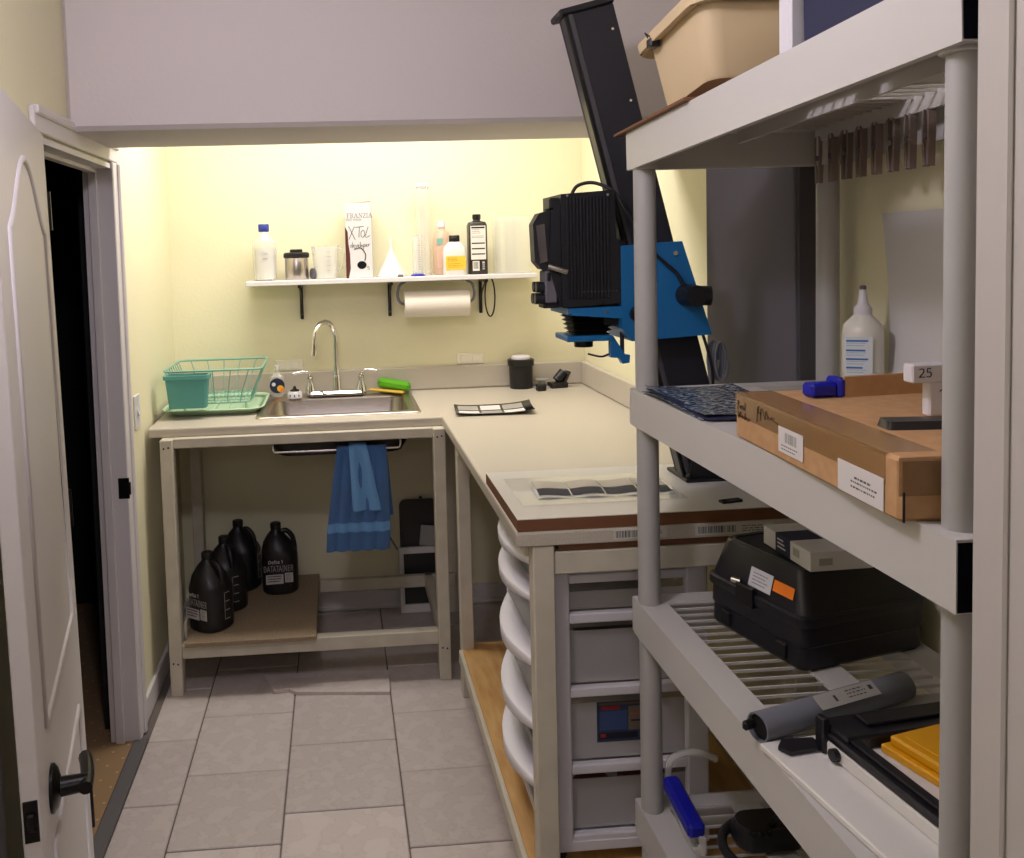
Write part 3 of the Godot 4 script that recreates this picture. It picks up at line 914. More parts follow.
# ---------------------------------------------------------------- shelf on the back wall
func wall_shelf_things() -> void:
	var SY := 1.437
	var o := thing("wall_shelf", "long white shelf on the back wall above the sink", "shelf", Vector3(0.225, SY, BW))
	obj("board", bx(Vector3(0, -0.0095, 0.10), Vector3(1.18, 0.019, 0.20), 0.002), mats["white"], o)
	for x in [-0.377, -0.005, 0.385]:
		var b := obj("bracket", bx(Vector3(x, -0.026, 0.085), Vector3(0.014, 0.013, 0.17), 0.002), mats["black_metal"], o, "black steel bracket")
		obj("upright", bx(Vector3(x, -0.095, 0.006), Vector3(0.014, 0.15, 0.010), 0.002), mats["black_metal"], b)
		obj("brace", tb(curve([Vector3(x, -0.165, 0.012), Vector3(x, -0.09, 0.035), Vector3(x, -0.035, 0.13)]), 0.004, 6), mats["black_metal"], b)
		obj("screw", cyl(mb(), Vector3(x, -0.15, 0.010), Vector3(x, -0.15, 0.014), 0.005, -1.0, 8), mats["chrome"], b)
	var Z := BW + 0.10
	# clear bottle with blue cap
	o = thing("squeeze_bottle", "clear bottle of water with blue screw cap, leftmost on the wall shelf", "bottle", Vector3(-0.292, SY, Z))
	obj("body", lat([Vector2(0.040, 0.0), Vector2(0.046, 0.006), Vector2(0.048, 0.05), Vector2(0.050, 0.15), Vector2(0.047, 0.165), Vector2(0.020, 0.195), Vector2(0.018, 0.205)], 28), mats["clear_thick"], o)
	obj("water", lat([Vector2(0.037, 0.003), Vector2(0.043, 0.008), Vector2(0.045, 0.05), Vector2(0.0465, 0.135)], 28), mats["milky"], o)
	obj("cap", lat([Vector2(0.021, 0.200), Vector2(0.022, 0.203), Vector2(0.022, 0.228), Vector2(0.020, 0.231)], 20), mats["blue_cap"], o, "ribbed blue screw cap")
	for y in [0.09, 0.11]:
		obj("print", bx(Vector3(0.004, y, 0.0485), Vector3(0.02, 0.003, 0.0006), 0), mats["grey_ink"], o)
	# steel tank
	o = thing("developing_tank", "small stainless steel film tank with black lid on the wall shelf", "film tank", Vector3(-0.163, SY, Z))
	obj("body", lat([Vector2(0.047, 0.0), Vector2(0.048, 0.002), Vector2(0.048, 0.088), Vector2(0.046, 0.092)], 28), mats["steel"], o)
	obj("lid", lat([Vector2(0.046, 0.088), Vector2(0.053, 0.092), Vector2(0.053, 0.106), Vector2(0.047, 0.112), Vector2(0.026, 0.113), Vector2(0.026, 0.122), Vector2(0.022, 0.125)], 28), mats["black_plastic"], o, "black push-on lid")
	tag(obj("steel_cap", cyl(mb(), Vector3(-0.100, SY + 0.023, Z + 0.01), Vector3(-0.092, SY + 0.023, Z + 0.005), 0.023, -1.0, 20), mats["panel_grey"]), "round grey cap stood on edge right of the steel film tank", "cap")
	# beaker
	o = thing("measuring_beaker", "clear plastic measuring beaker beside the steel film tank", "beaker", Vector3(-0.044, SY, Z))
	obj("body", beaker(0.045, 0.058, 0.135), mats["clear_thick"], o)
	for k in 5:
		obj("graduation", bx(Vector3(0.012, 0.035 + 0.019 * k, 0.0505 + 0.0012 * k), Vector3(0.022 if k % 2 else 0.014, 0.0015, 0.0006), 0), mats["grey_ink"], o)
	obj("handle", tb(curve([Vector3(0.052, 0.12, 0), Vector3(0.072, 0.118, 0), Vector3(0.074, 0.06, 0), Vector3(0.048, 0.03, 0)]), 0.004, 8), mats["clear_thick"], o)
	# carton
	o = thing("wine_carton", "tall white drink carton re-used for developer, hand lettered in black, on the wall shelf", "carton", Vector3(0.097, SY, Z), -4)
	obj("carton", bx(Vector3(0, 0.153, 0), Vector3(0.108, 0.306, 0.10), 0.002), mats["paper"], o)
	obj("top_flap", bx(Vector3(0.0, 0.309, -0.01), Vector3(0.104, 0.002, 0.085), 0.0, Basis(Vector3.BACK, 0.03)), mats["card"], o)
	obj("edge_print", prism(mb(), [Vector2(-0.0545, 0.21), Vector2(-0.044, 0.19), Vector2(-0.042, 0.14), Vector2(-0.037, 0.10), Vector2(-0.036, 0.04), Vector2(-0.045, 0.0), Vector2(-0.0545, 0.0)], 0.0498, 0.0506), mats["wine"], o, "dark red printed edge")
	obj("cluster_print", lat([Vector2(0.0, 0), Vector2(0.019, 0.0), Vector2(0.019, 0.0006), Vector2(0.0, 0.0006)], 16, Transform3D(Basis(Vector3.RIGHT, PI / 2), Vector3(0.010, 0.053, 0.05)), 1.0, 0.85), mats["film"], o, "dark fruit print")
	obj("stem_print", tb(curve([Vector3(0.022, 0.07, 0.0502), Vector3(0.026, 0.095, 0.0502), Vector3(0.008, 0.122, 0.0502), Vector3(-0.02, 0.118, 0.0502)]), 0.0022, 5), mats["film"], o)
	text(o, "FRANZIA", 0.020, Vector3(0.006, 0.254, 0.0502), mats["grey_ink"], Basis.IDENTITY, 0.88, "Droid Serif")
	text(o, "red wine", 0.011, Vector3(-0.018, 0.238, 0.0502), mats["grey_ink"], Basis.IDENTITY, 1.0, "Droid Serif")
	text(o, "5", 0.016, Vector3(0.036, 0.04, 0.0502), mats["ink"])
	var I := Basis.IDENTITY
	pen(o, [[[-0.040, 0.212], [-0.014, 0.156]], [[-0.016, 0.210], [-0.040, 0.158]], [[-0.012, 0.206], [0.022, 0.210]], [[0.004, 0.207], [0.001, 0.165]], [[0.018, 0.195], [0.010, 0.185], [0.010, 0.170], [0.018, 0.164], [0.025, 0.174], [0.025, 0.188], [0.018, 0.195]], [[0.040, 0.208], [0.026, 0.168], [0.033, 0.164], [0.046, 0.172]]], Vector3(0, 0, 0.05), I, 0.0011, mats["ink"])
	pen(o, [[[-0.026, 0.146], [-0.027, 0.124], [-0.036, 0.128], [-0.032, 0.136], [-0.027, 0.132]], [[-0.023, 0.130], [-0.017, 0.134], [-0.020, 0.137], [-0.023, 0.128], [-0.016, 0.125]], [[-0.014, 0.136], [-0.010, 0.125], [-0.006, 0.137]], [[-0.004, 0.130], [0.002, 0.134], [-0.001, 0.137], [-0.004, 0.128], [0.003, 0.126]], [[0.006, 0.147], [0.006, 0.126]], [[0.010, 0.135], [0.015, 0.133], [0.012, 0.126], [0.009, 0.130], [0.010, 0.135]], [[0.020, 0.137], [0.018, 0.116]], [[0.020, 0.137], [0.026, 0.135], [0.024, 0.128], [0.019, 0.128]], [[0.028, 0.131], [0.034, 0.135], [0.031, 0.138], [0.028, 0.129], [0.035, 0.127]], [[0.038, 0.137], [0.038, 0.127], [0.040, 0.135], [0.045, 0.138]]], Vector3(0, 0, 0.05), I, 0.0011, mats["ink"])
	# funnel upside down
	o = thing("funnel", "white plastic funnel standing upside down beside the tall carton", "funnel", Vector3(0.226, SY, Z))
	obj("cone", lat([Vector2(0.060, 0.0), Vector2(0.061, 0.004), Vector2(0.058, 0.012), Vector2(0.052, 0.022), Vector2(0.010, 0.105), Vector2(0.007, 0.12), Vector2(0.004, 0.175)], 28), mats["milky"], o)
	obj("rim", lat([Vector2(0.056, 0.0), Vector2(0.064, 0.001), Vector2(0.064, 0.006), Vector2(0.058, 0.008)], 28), mats["milky"], o)
	tag(obj("stopper", lat([Vector2(0.010, 0.0), Vector2(0.012, 0.003), Vector2(0.009, 0.010)], 14, Transform3D(Basis.IDENTITY, Vector3(0.258, SY, Z + 0.075))), mats["panel_grey"]), "tiny grey plug in front of the white funnel", "plug")
	# graduates
	o = thing("measuring_cylinder", "slim small measuring cylinder on a blue foot, on the wall shelf", "measuring cylinder", Vector3(0.333, SY, Z + 0.03))
	obj("tube", beaker(0.020, 0.021, 0.165, 18), mats["clear_thick"], o)
	obj("foot", lat([Vector2(0.028, 0.0), Vector2(0.030, 0.004), Vector2(0.018, 0.012), Vector2(0.018, 0.014)], 6), mats["vivid_blue"], o, "blue six-sided foot")
	for k in 14:
		obj("graduation", bx(Vector3(0.006, 0.03 + 0.0095 * k, 0.0213), Vector3(0.012 if k % 5 == 0 else 0.008, 0.0012, 0.0006), 0), mats["ink"], o)
	o = thing("measuring_cylinder", "tall clear measuring cylinder with a paper tag at its lip, behind the small one", "measuring cylinder", Vector3(0.366, SY, Z - 0.04))
	obj("tube", beaker(0.029, 0.030, 0.385, 22), mats["clear"], o)
	obj("foot", lat([Vector2(0.034, 0.0), Vector2(0.034, 0.006), Vector2(0.03, 0.012)], 6), mats["clear"], o)
	var tg := printed(o, "paper_tag", 0.050, 0.030, Vector3(-0.002, 0.367, 0.0315), Basis.IDENTITY, Color(0.93, 0.90, 0.83), [])
	tg.set_meta("label", "small paper tag at the lip")
	text(o, "empty", 0.014, Vector3(-0.002, 0.365, 0.0322), mats["ink"])
	# bottles
	o = thing("chemical_bottle", "pale pink bottle with a teal square on its label, behind the yellow labelled bottle", "bottle", Vector3(0.444, SY, Z - 0.05))
	obj("body", lat([Vector2(0.034, 0.0), Vector2(0.037, 0.005), Vector2(0.037, 0.15), Vector2(0.030, 0.175), Vector2(0.014, 0.19), Vector2(0.013, 0.2)], 24), mats["pink_milky"], o)
	obj("cap", lat([Vector2(0.016, 0.198), Vector2(0.016, 0.222), Vector2(0.014, 0.225)], 18), mats["white_plastic"], o)
	obj("label", bx(Vector3(-0.012, 0.14, 0.037), Vector3(0.026, 0.026, 0.002), 0.0), mats["wire_green"], o, "teal printed square")
	obj("label", bx(Vector3(-0.012, 0.075, 0.037), Vector3(0.024, 0.09, 0.002), 0.0), mats["pink_milky"], o, "pale orange strip")
	o = thing("chemical_bottle", "white bottle with black cap and broad yellow label on the wall shelf", "bottle", Vector3(0.487, SY, Z + 0.03))
	obj("body", skin(mb(), [rrect(0, 0, 0.09, 0.06, 0.02, 0.0), rrect(0, 0, 0.096, 0.066, 0.022, 0.005), rrect(0, 0, 0.096, 0.066, 0.022, 0.095), rrect(0, 0, 0.088, 0.06, 0.022, 0.115), rrect(0, 0, 0.052, 0.045, 0.02, 0.134), rrect(0, 0, 0.036, 0.036, 0.017, 0.138)]), mats["milky"], o)
	obj("cap", lat([Vector2(0.021, 0.136), Vector2(0.022, 0.138), Vector2(0.022, 0.160), Vector2(0.020, 0.163)], 20), mats["black_plastic"], o, "ribbed black cap")
	printed(o, "label", 0.082, 0.056, Vector3(0, 0.050, 0.0340), Basis.IDENTITY, Color(0.93, 0.75, 0.22), lines(10, 12, 55, 11, 3, Color(0.35, 0.25, 0.05), 3.0) + lines(10, 55, 78, 12, 3, Color(0.4, 0.28, 0.06), 3.0, 8))
	o = thing("chemical_bottle", "tall dark brown bottle with a white printed label, beside the yellow labelled bottle", "bottle", Vector3(0.583, SY, Z + 0.02))
	obj("body", skin(mb(), [rrect(0, 0, 0.072, 0.072, 0.008, 0.0), rrect(0, 0, 0.076, 0.076, 0.010, 0.004), rrect(0, 0, 0.076, 0.076, 0.010, 0.202), rrect(0, 0, 0.066, 0.066, 0.012, 0.214), rrect(0, 0, 0.030, 0.030, 0.012, 0.220), rrect(0, 0, 0.026, 0.026, 0.012, 0.232)]), mats["brown_bottle"], o)
	obj("cap", lat([Vector2(0.017, 0.226), Vector2(0.0175, 0.228), Vector2(0.0175, 0.244), Vector2(0.015, 0.247)], 18), mats["black_plastic"], o)
	var K := Color(0.08, 0.08, 0.08)
	printed(o, "label", 0.062, 0.138, Vector3(-0.001, 0.130, 0.0385), Basis.IDENTITY, Color(0.88, 0.86, 0.82), [[6, 3, 88, 5, K], [6, 50, 88, 4, K], [6, 66, 88, 4, K], [6, 82, 88, 4, K]] + lines(8, 11, 60, 5, 3, Color(0.3, 0.3, 0.3), 1.5) + lines(8, 30, 84, 4, 2, Color(0.3, 0.3, 0.3), 1.5, 9))
	printed(o, "barcode", 0.028, 0.040, Vector3(-0.012, 0.035, 0.0385), Basis.IDENTITY, Color(0.88, 0.86, 0.82), bars(12, 10, 76, 70, 12, Color(0.25, 0.25, 0.25)))
	for y in [0.022, 0.03, 0.038, 0.046, 0.05]:
		obj("print", bx(Vector3(0.019, y, 0.0383), Vector3(0.010, 0.003, 0.0006), 0), mats["white"], o)
	o = thing("clear_container", "tall clear plastic cylinder jar, rightmost on the wall shelf", "jar", Vector3(0.735, SY, Z))
	obj("body", beaker(0.082, 0.084, 0.235, 32), mats["clear"], o)
	# paper towel and rubber ring under the shelf
	o = thing("paper_towel_roll", "white paper towel roll hanging under the wall shelf", "paper towel", Vector3(0.407, SY - 0.115, BW + 0.12))
	var rot := Transform3D(Basis(Vector3.BACK, PI / 2), Vector3.ZERO)
	obj("roll", lat([Vector2(0.020, -0.134), Vector2(0.055, -0.134), Vector2(0.055, 0.134), Vector2(0.020, 0.134), Vector2(0.020, -0.134)], 32, rot, 1.0, 1.0, false), mats["towel_paper"], o)
	obj("core", lat([Vector2(0.0185, -0.134), Vector2(0.020, -0.1345), Vector2(0.020, 0.1345), Vector2(0.0185, 0.134)], 18, rot, 1.0, 1.0, false), mats["card"], o)
	o = thing("towel_holder", "tan wire holder of the paper towel roll fixed under the wall shelf", "holder", Vector3(0.407, SY - 0.115, BW + 0.12))
	for s in [-1, 1]:
		obj("arm", tb(curve([Vector3(0.125 * s, 0.094, 0), Vector3(0.150 * s, 0.078, 0), Vector3(0.160 * s, 0.045, 0), Vector3(0.155 * s, 0.015, 0), Vector3(0.138 * s, 0.0, 0)]), 0.006, 8), mats["tube_grey"], o)
	obj("rod", tb([Vector3(-0.138, 0, 0), Vector3(0.138, 0, 0)], 0.005, 8), mats["tube_grey"], o)
	obj("bar", bx(Vector3(0, 0.094, 0), Vector3(0.26, 0.004, 0.014), 0.001), mats["tube_grey"], o)
	var ring := []
	for k in 24:
		ring.append(Vector3(0.640 + 0.021 * sin(TAU * k / 24), SY - 0.098 + 0.083 * cos(TAU * k / 24), BW + 0.07))
	tag(obj("rubber_ring", tb(ring, 0.0035, 6, true), mats["black_plastic"]), "thin black ring hanging from the right shelf bracket", "ring")

func beaker(r0: float, r1: float, h: float, sides := 26) -> SurfaceTool:
	return lat([Vector2(r0 - 0.002, 0.0), Vector2(r0, 0.002), Vector2(r1, h - 0.002), Vector2(r1 + 0.002, h), Vector2(r1 - 0.001, h), Vector2(r0 - 0.002, 0.004)], sides, Transform3D.IDENTITY, 1.0, 1.0, true)

# ---------------------------------------------------------------- under the sink
func under_sink_things() -> void:
	var J: Material = mats["jug_plastic"]
	var o := thing("jug", "black one-gallon chemical jug standing at the front left of the shelf under the sink", "jug", Vector3(-0.497, 0.197, -3.30), 22, "black jugs under the sink")
	obj("body", skin(mb(), [rrect(0, 0, 0.128, 0.128, 0.05, 0.0), rrect(0, 0, 0.142, 0.142, 0.055, 0.008), rrect(0, 0, 0.144, 0.144, 0.055, 0.150), rrect(0, 0, 0.140, 0.140, 0.06, 0.166), rrect(-0.008, 0, 0.112, 0.118, 0.05, 0.195), rrect(-0.012, 0, 0.070, 0.076, 0.033, 0.225), rrect(-0.012, 0, 0.040, 0.044, 0.019, 0.242), rrect(-0.012, 0, 0.036, 0.036, 0.017, 0.255)]), J, o)
	obj("handle", tb(curve([Vector3(0.005, 0.236, 0), Vector3(0.030, 0.238, 0), Vector3(0.052, 0.215, 0), Vector3(0.060, 0.18, 0), Vector3(0.062, 0.155, 0)]), 0.010, 10), J, o)
	obj("cap", lat([Vector2(0.021, 0.250), Vector2(0.0215, 0.252), Vector2(0.0215, 0.270), Vector2(0.019, 0.273)], 18, Transform3D(Basis.IDENTITY, Vector3(-0.012, 0, 0))), J, o)
	text(o, "Delta 1", 0.014, Vector3(-0.016, 0.135, 0.0722), mats["white"])
	text(o, "DATATAINER", 0.025, Vector3(-0.006, 0.108, 0.0722), mats["photo_grey"], Basis.IDENTITY, 0.60)
	printed(o, "label", 0.068, 0.038, Vector3(-0.022, 0.066, 0.0724), Basis.IDENTITY, Color(0.75, 0.74, 0.73), lines(8, 12, 84, 26, 3, Color(0.15, 0.15, 0.15), 14.0, 4))
	printed(o, "label", 0.032, 0.038, Vector3(0.034, 0.070, 0.0724), Basis.IDENTITY, Color(0.75, 0.74, 0.73), lines(14, 12, 72, 14, 6, Color(0.4, 0.4, 0.4), 7.0, 6))
	var side := Basis(Vector3.UP, PI / 2)
	for k in 4:
		obj("graduation", bx(Vector3(0.0725, 0.04 + 0.032 * k, -0.01), Vector3(0.0006, 0.003, 0.02), 0), mats["photo_grey"], o)
	obj("graduation", bx(Vector3(0.0725, 0.088, 0.004), Vector3(0.0006, 0.10, 0.002), 0), mats["photo_grey"], o)
	o.rotation.y = deg_to_rad(-38)
	copy(o, "jug", "black chemical jug second from the front in the left row under the sink", Vector3(-0.462, 0.197, -3.475), -62)
	copy(o, "jug", "black chemical jug at the back of the left row under the sink", Vector3(-0.425, 0.197, -3.685), -20)
	copy(o, "jug", "black chemical jug standing apart, right of the row of three under the sink", Vector3(-0.268, 0.197, -3.63), 4)
	# towel bar and towel
	o = thing("towel_bar", "thin chrome towel bar under the front of the sink", "towel bar", Vector3(-0.02, 0.838, -3.245))
	obj("bar", tb([Vector3(-0.222, 0, 0), Vector3(0.222, 0, 0)], 0.0045, 10), mats["chrome"], o)
	for s in [-1, 1]:
		obj("arm", tb(curve([Vector3(0.222 * s, 0, 0), Vector3(0.228 * s, 0.012, -0.004), Vector3(0.228 * s, 0.068, -0.02)]), 0.0045, 8), mats["chrome"], o)
	var tw := func(u: float, v: float) -> Vector3:
		var s := v * 0.80 - 0.30
		var w := lerpf(0.175, 0.225, clampf(absf(s) / 0.4, 0.0, 1.0))
		var x := 0.068 + (u - 0.5) * w - 0.05 * maxf(s, 0.0)
		var fold := 0.016 * sin(u * 15.0 + 1.0) * clampf(absf(s) * 8.0, 0.2, 1.0)
		var y: float
		var z: float
		if absf(s) < 0.02:
			var a := s / 0.02 * PI * 0.5
			y = 0.838 + 0.013 * cos(a)
			z = -3.245 + 0.013 * sin(a)
		elif s > 0.0:
			y = 0.838 - (s - 0.02) * 0.76
			z = -3.245 + 0.015 + absf(fold) + 0.004 * sin(s * 9.0)
		else:
			y = 0.838 - (absf(s) - 0.02) * 0.9
			z = -3.245 - 0.015 - absf(fold)
		return Vector3(x, y, z)
	var t := tag(obj("hand_towel", sheet(mb(), tw, 26, 44, 0.006), mats["towel"]), "blue terry towel hanging over the chrome bar under the sink", "towel")
	var band := func(u: float, v: float) -> Vector3:
		var p: Vector3 = tw.call(u, 0.83 + 0.055 * v)
		return p + Vector3(0, 0, 0.0035)
	obj("band", sheet(mb(), band, 26, 3, 0.002), mats["towel_light"], t, "lighter woven band")
	var cl := func(u: float, v: float) -> Vector3:
		var s := v * 0.36 - 0.08
		var w := lerpf(0.06, 0.095, clampf(s / 0.25, 0.0, 1.0))
		var x := 0.052 + (u - 0.5) * w + 0.10 * maxf(s, 0.0)
		var fold := 0.014 * sin(u * 9.0 + 0.5)
		if absf(s) < 0.03:
			var a := s / 0.03 * PI * 0.5
			return Vector3(x, 0.838 + 0.022 * cos(a), -3.245 + 0.030 * sin(a))
		if s > 0.0:
			return Vector3(x, 0.838 - (s - 0.03) * 0.86, -3.245 + 0.036 + fold * 0.6)
		return Vector3(x, 0.838 - (absf(s) - 0.03), -3.245 - 0.032)
	tag(obj("washcloth", sheet(mb(), cl, 12, 22, 0.005), mats["towel_light"]), "small lighter blue cloth hanging in front of the blue towel", "cloth")
	# trays leaning under the right of the bench
	var lean := Basis(Vector3.RIGHT, -0.10)
	o = thing("mirror_tray", "dark glossy tray with rounded corners leaning on the back wall under the bench", "tray", Vector3(0.315, 0.195, -3.851))
	obj("tray", skin(mb(), spun([rrect(0, 0, 0.155, 0.29, 0.025, 0.0), rrect(0, 0, 0.165, 0.30, 0.028, 0.006), rrect(0, 0, 0.165, 0.30, 0.028, 0.014), rrect(0, 0, 0.150, 0.285, 0.022, 0.014), rrect(0, 0, 0.148, 0.283, 0.022, 0.004)], Vector3(0, 0.13, 0), Basis(Vector3.RIGHT, PI / 2 - 0.09))), mats["tray_dark"], o)
	obj("hook", cyl(mb(), Vector3(0.01, 0.285, -0.01), Vector3(0.01, 0.292, 0.02), 0.006, -1.0, 10), mats["black_metal"], o)
	o = thing("picture_frame", "white frame with papers in it standing against the wall below the dark tray", "frame", Vector3(0.312, 0.0, -3.812))
	for s in [-1, 1]:
		obj("side", bx(Vector3(0.078 * s, 0.138, 0), Vector3(0.020, 0.27, 0.018), 0.002, lean), mats["white"], o)
	obj("rail", bx(Vector3(0, 0.018, 0.013), Vector3(0.176, 0.035, 0.018), 0.002, lean), mats["white"], o)
	obj("rail", bx(Vector3(0, 0.262, -0.012), Vector3(0.176, 0.028, 0.018), 0.002, lean), mats["white"], o)
	obj("backing", bx(Vector3(0, 0.14, -0.006), Vector3(0.140, 0.225, 0.006), 0.0, lean), mats["tray_dark"], o)
	obj("paper", bx(Vector3(0.014, 0.075, 0.002), Vector3(0.115, 0.07, 0.002), 0.0, lean * Basis(Vector3.BACK, 0.15)), mats["photo_grey"], o)
	tag(obj("loose_print", bx(Vector3(0.352, 0.325, -3.815), Vector3(0.07, 0.085, 0.002), 0.0, lean * Basis(Vector3.BACK, -0.12)), mats["photo_grey"]), "grey sheet leaning in front of the dark tray under the bench", "print")
	# old hose on the back wall
	tag(obj("drain_hose", tb(curve([Vector3(0.13, 0.42, -3.835), Vector3(0.17, 0.36, -3.80), Vector3(0.20, 0.31, -3.79), Vector3(0.215, 0.29, -3.76)]), 0.004, 6), mats["tube_grey"]), "thin grey hose running down behind the blue towel to the frame", "hose")

func spun(rings: Array, at: Vector3, q: Basis) -> Array:
	var out := []
	for r in rings:
		var n := []
		for v in r:
			n.append(at + q * v)
		out.append(n)
	return out

# ---------------------------------------------------------------- enlarger
func enlarger() -> void:
	var o := thing("enlarger", "large black and blue photographic enlarger with slanting column on a white baseboard", "enlarger", Vector3(0.65, CT, -2.07))
	var P := func(x: float, y: float, z: float) -> Vector3: return Vector3(x - 0.65 + (0.016 if y > 1.2 or y == 0.0 else 0.0), y - CT, z + 2.07)
	var K: Material = mats["enlarger_black"]
	var U: Material = mats["enlarger_blue"]
	var base := obj("baseboard", span(mb(), P.call(0.362, CT, -2.275), P.call(0.955, CT + 0.0255, -1.868), 0.0005), mats["brown_edge"], o, "white laminate baseboard with brown edges")
	obj("laminate", span(mb(), P.call(0.362, CT + 0.0255, -2.275), P.call(0.955, CT + 0.0275, -1.868), 0.0), mats["laminate"], base)
	# column leaning left
	var lean := deg_to_rad(13.9)
	var q := Basis(Vector3.BACK, lean)
	var foot: Vector3 = P.call(0.878, CT + 0.02, -2.15)
	var at := func(h: float, dx: float, dz: float) -> Vector3: return foot + q * Vector3(dx, h, dz)
	obj("column", box(mb(), at.call(0.58, 0.006, 0), Vector3(0.114, 1.16, 0.075), 0.004, q), mats["column_black"], o)
	obj("track", box(mb(), at.call(0.58, -0.052, 0.018), Vector3(0.012, 1.155, 0.036), 0.003, q), mats["black_metal"], o)
	obj("track", box(mb(), at.call(0.58, -0.042, 0.0385), Vector3(0.010, 1.155, 0.004), 0.001, q), mats["panel_dark"], o, "thin grey edge strip")
	obj("column_cap", box(mb(), at.call(1.165, -0.002, 0), Vector3(0.132, 0.016, 0.092), 0.004, q), K, o)
	for h in [0.93, 1.10]:
		obj("screw", cyl(mb(), at.call(h, 0.045, 0.037), at.call(h, 0.045, 0.040), 0.003, -1.0, 10), mats["chrome"], o)
	var br := obj("foot", span(mb(), P.call(0.812, CT + 0.0275, -2.215), P.call(0.945, CT + 0.036, -2.085), 0.002), K, o, "black column foot bolted to the baseboard")
	for x in [0.823, 0.932]:
		obj("bolt", lat([Vector2(0.008, 0), Vector2(0.008, 0.008), Vector2(0.005, 0.012)], 8, Transform3D(Basis.IDENTITY, P.call(x, CT + 0.036, -2.097))), mats["black_metal"], br)
	obj("gusset", prism(mb(), [Vector2(-0.06, 0.0), Vector2(0.065, 0.0), Vector2(0.04, 0.05), Vector2(-0.045, 0.065)], 0.0, 0.012, Transform3D(Basis.IDENTITY, P.call(0.880, CT + 0.034, -2.105))), K, br)
	# carriage
	var ca := obj("carriage", prism(mb(), [Vector2(0.635, 1.542), Vector2(0.779, 1.549), Vector2(0.848, 1.331), Vector2(0.658, 1.322), Vector2(0.635, 1.352)], -2.215, -2.052, Transform3D(Basis.IDENTITY, P.call(0, 0, 0))), U, o, "blue steel carriage plate")
	for p in [[0.762, 1.522], [0.675, 1.50]]:
		obj("screw", cyl(mb(), P.call(p[0], p[1], -2.053), P.call(p[0], p[1], -2.048), 0.0055, -1.0, 12), mats["chrome"], ca)
	obj("carriage_back", prism(mb(), [Vector2(0.60, 1.555), Vector2(0.655, 1.555), Vector2(0.655, 1.36), Vector2(0.60, 1.36)], -2.205, -2.075, Transform3D(Basis.IDENTITY, P.call(0, 0, 0))), K, o)
	var kn := obj("crank_knob", cyl(mb(), P.call(0.782, 1.425, -2.03), P.call(0.832, 1.423, -2.02), 0.0225, -1.0, 22), K, o, "black crank knob")
	obj("shaft", cyl(mb(), P.call(0.787, 1.425, -2.07), P.call(0.790, 1.425, -1.995), 0.027, 0.024, 22), K, kn)
	obj("lock_knob", cyl(mb(), P.call(0.672, 1.385, -2.05), P.call(0.672, 1.385, -2.03), 0.02, -1.0, 18), K, o)
	# lamp house
	var head := obj("lamp_house", prism(mb(), [Vector2(0.498, 1.664), Vector2(0.622, 1.671), Vector2(0.626, 1.560), Vector2(0.638, 1.545), Vector2(0.640, 1.412), Vector2(0.498, 1.404)], -2.235, -2.055, Transform3D(Basis.IDENTITY, P.call(0, 0, 0))), K, o)
	for k in 13:
		obj("rib", span(mb(), P.call(0.510 + 0.0078 * k, 1.425, -2.056), P.call(0.5145 + 0.0078 * k, 1.655, -2.0505), 0.001), K, head)
	for k in 10:
		obj("stitch", span(mb(), P.call(0.545 + 0.0085 * k, 1.4395, -2.051), P.call(0.549 + 0.0085 * k, 1.4407, -2.0498), 0.0), mats["grey_ink"], head)
	for x in [0.512, 0.606]:
		obj("screw", cyl(mb(), P.call(x, 1.66, -2.056), P.call(x, 1.66, -2.0525), 0.003, -1.0, 8), mats["chrome"], head)
	obj("front_housing", prism(mb(), [Vector2(0.478, 1.627), Vector2(0.515, 1.652), Vector2(0.515, 1.404), Vector2(0.496, 1.404), Vector2(0.470, 1.50)], -2.15, -2.065, Transform3D(Basis.IDENTITY, P.call(0, 0, 0))), K, o)
	obj("top_block", span(mb(), P.call(0.476, 1.63, -2.14), P.call(0.517, 1.657, -2.075), 0.004), K, o)
	var wn := obj("front_bezel", prism(mb(), [Vector2(0.437, 1.598), Vector2(0.451, 1.622), Vector2(0.482, 1.630), Vector2(0.482, 1.487), Vector2(0.455, 1.494), Vector2(0.440, 1.512)], -2.12, -2.075, Transform3D(Basis.IDENTITY, P.call(0, 0, 0))), K, o)
	obj("window", prism(mb(), [Vector2(0.443, 1.594), Vector2(0.463, 1.598), Vector2(0.469, 1.512), Vector2(0.451, 1.507)], -2.076, -2.071, Transform3D(Basis.IDENTITY, P.call(0, 0, 0))), mats["mirror"], wn, "mottled mirror window")
	obj("lever", tb([P.call(0.468, 1.500, -2.06), P.call(0.490, 1.493, -2.052), P.call(0.509, 1.486, -2.052)], 0.0065, 8), mats["steel"], o, "short grey lever")
	obj("control_panel", span(mb(), P.call(0.462, 1.415, -2.13), P.call(0.490, 1.49, -2.07), 0.003), mats["panel_grey"], o, "grey control panel")
	obj("switch", span(mb(), P.call(0.466, 1.467, -2.071), P.call(0.474, 1.486, -2.066), 0.002), K, o)
	for p in [[1.452, -2.085, 0.0], [1.425, -2.085, -0.003], [1.452, -2.116, 0.0], [1.425, -2.116, -0.003]]:
		obj("filter_knob", cyl(mb(), P.call(0.464, p[0], p[1]), P.call(0.443 + p[2], p[0], p[1]), 0.0125, -1.0, 18), K, o, "black filter knob")
	obj("panel_foot", span(mb(), P.call(0.458, 1.403, -2.13), P.call(0.50, 1.414, -2.075), 0.002), K, o)
	# negative stage, bellows, lens
	obj("stage", prism(mb(), [Vector2(0.500, 1.402), Vector2(0.655, 1.404), Vector2(0.655, 1.365), Vector2(0.630, 1.375), Vector2(0.500, 1.387)], -2.225, -2.055, Transform3D(Basis.IDENTITY, P.call(0.010, 0, 0))), U, o, "blue negative stage")
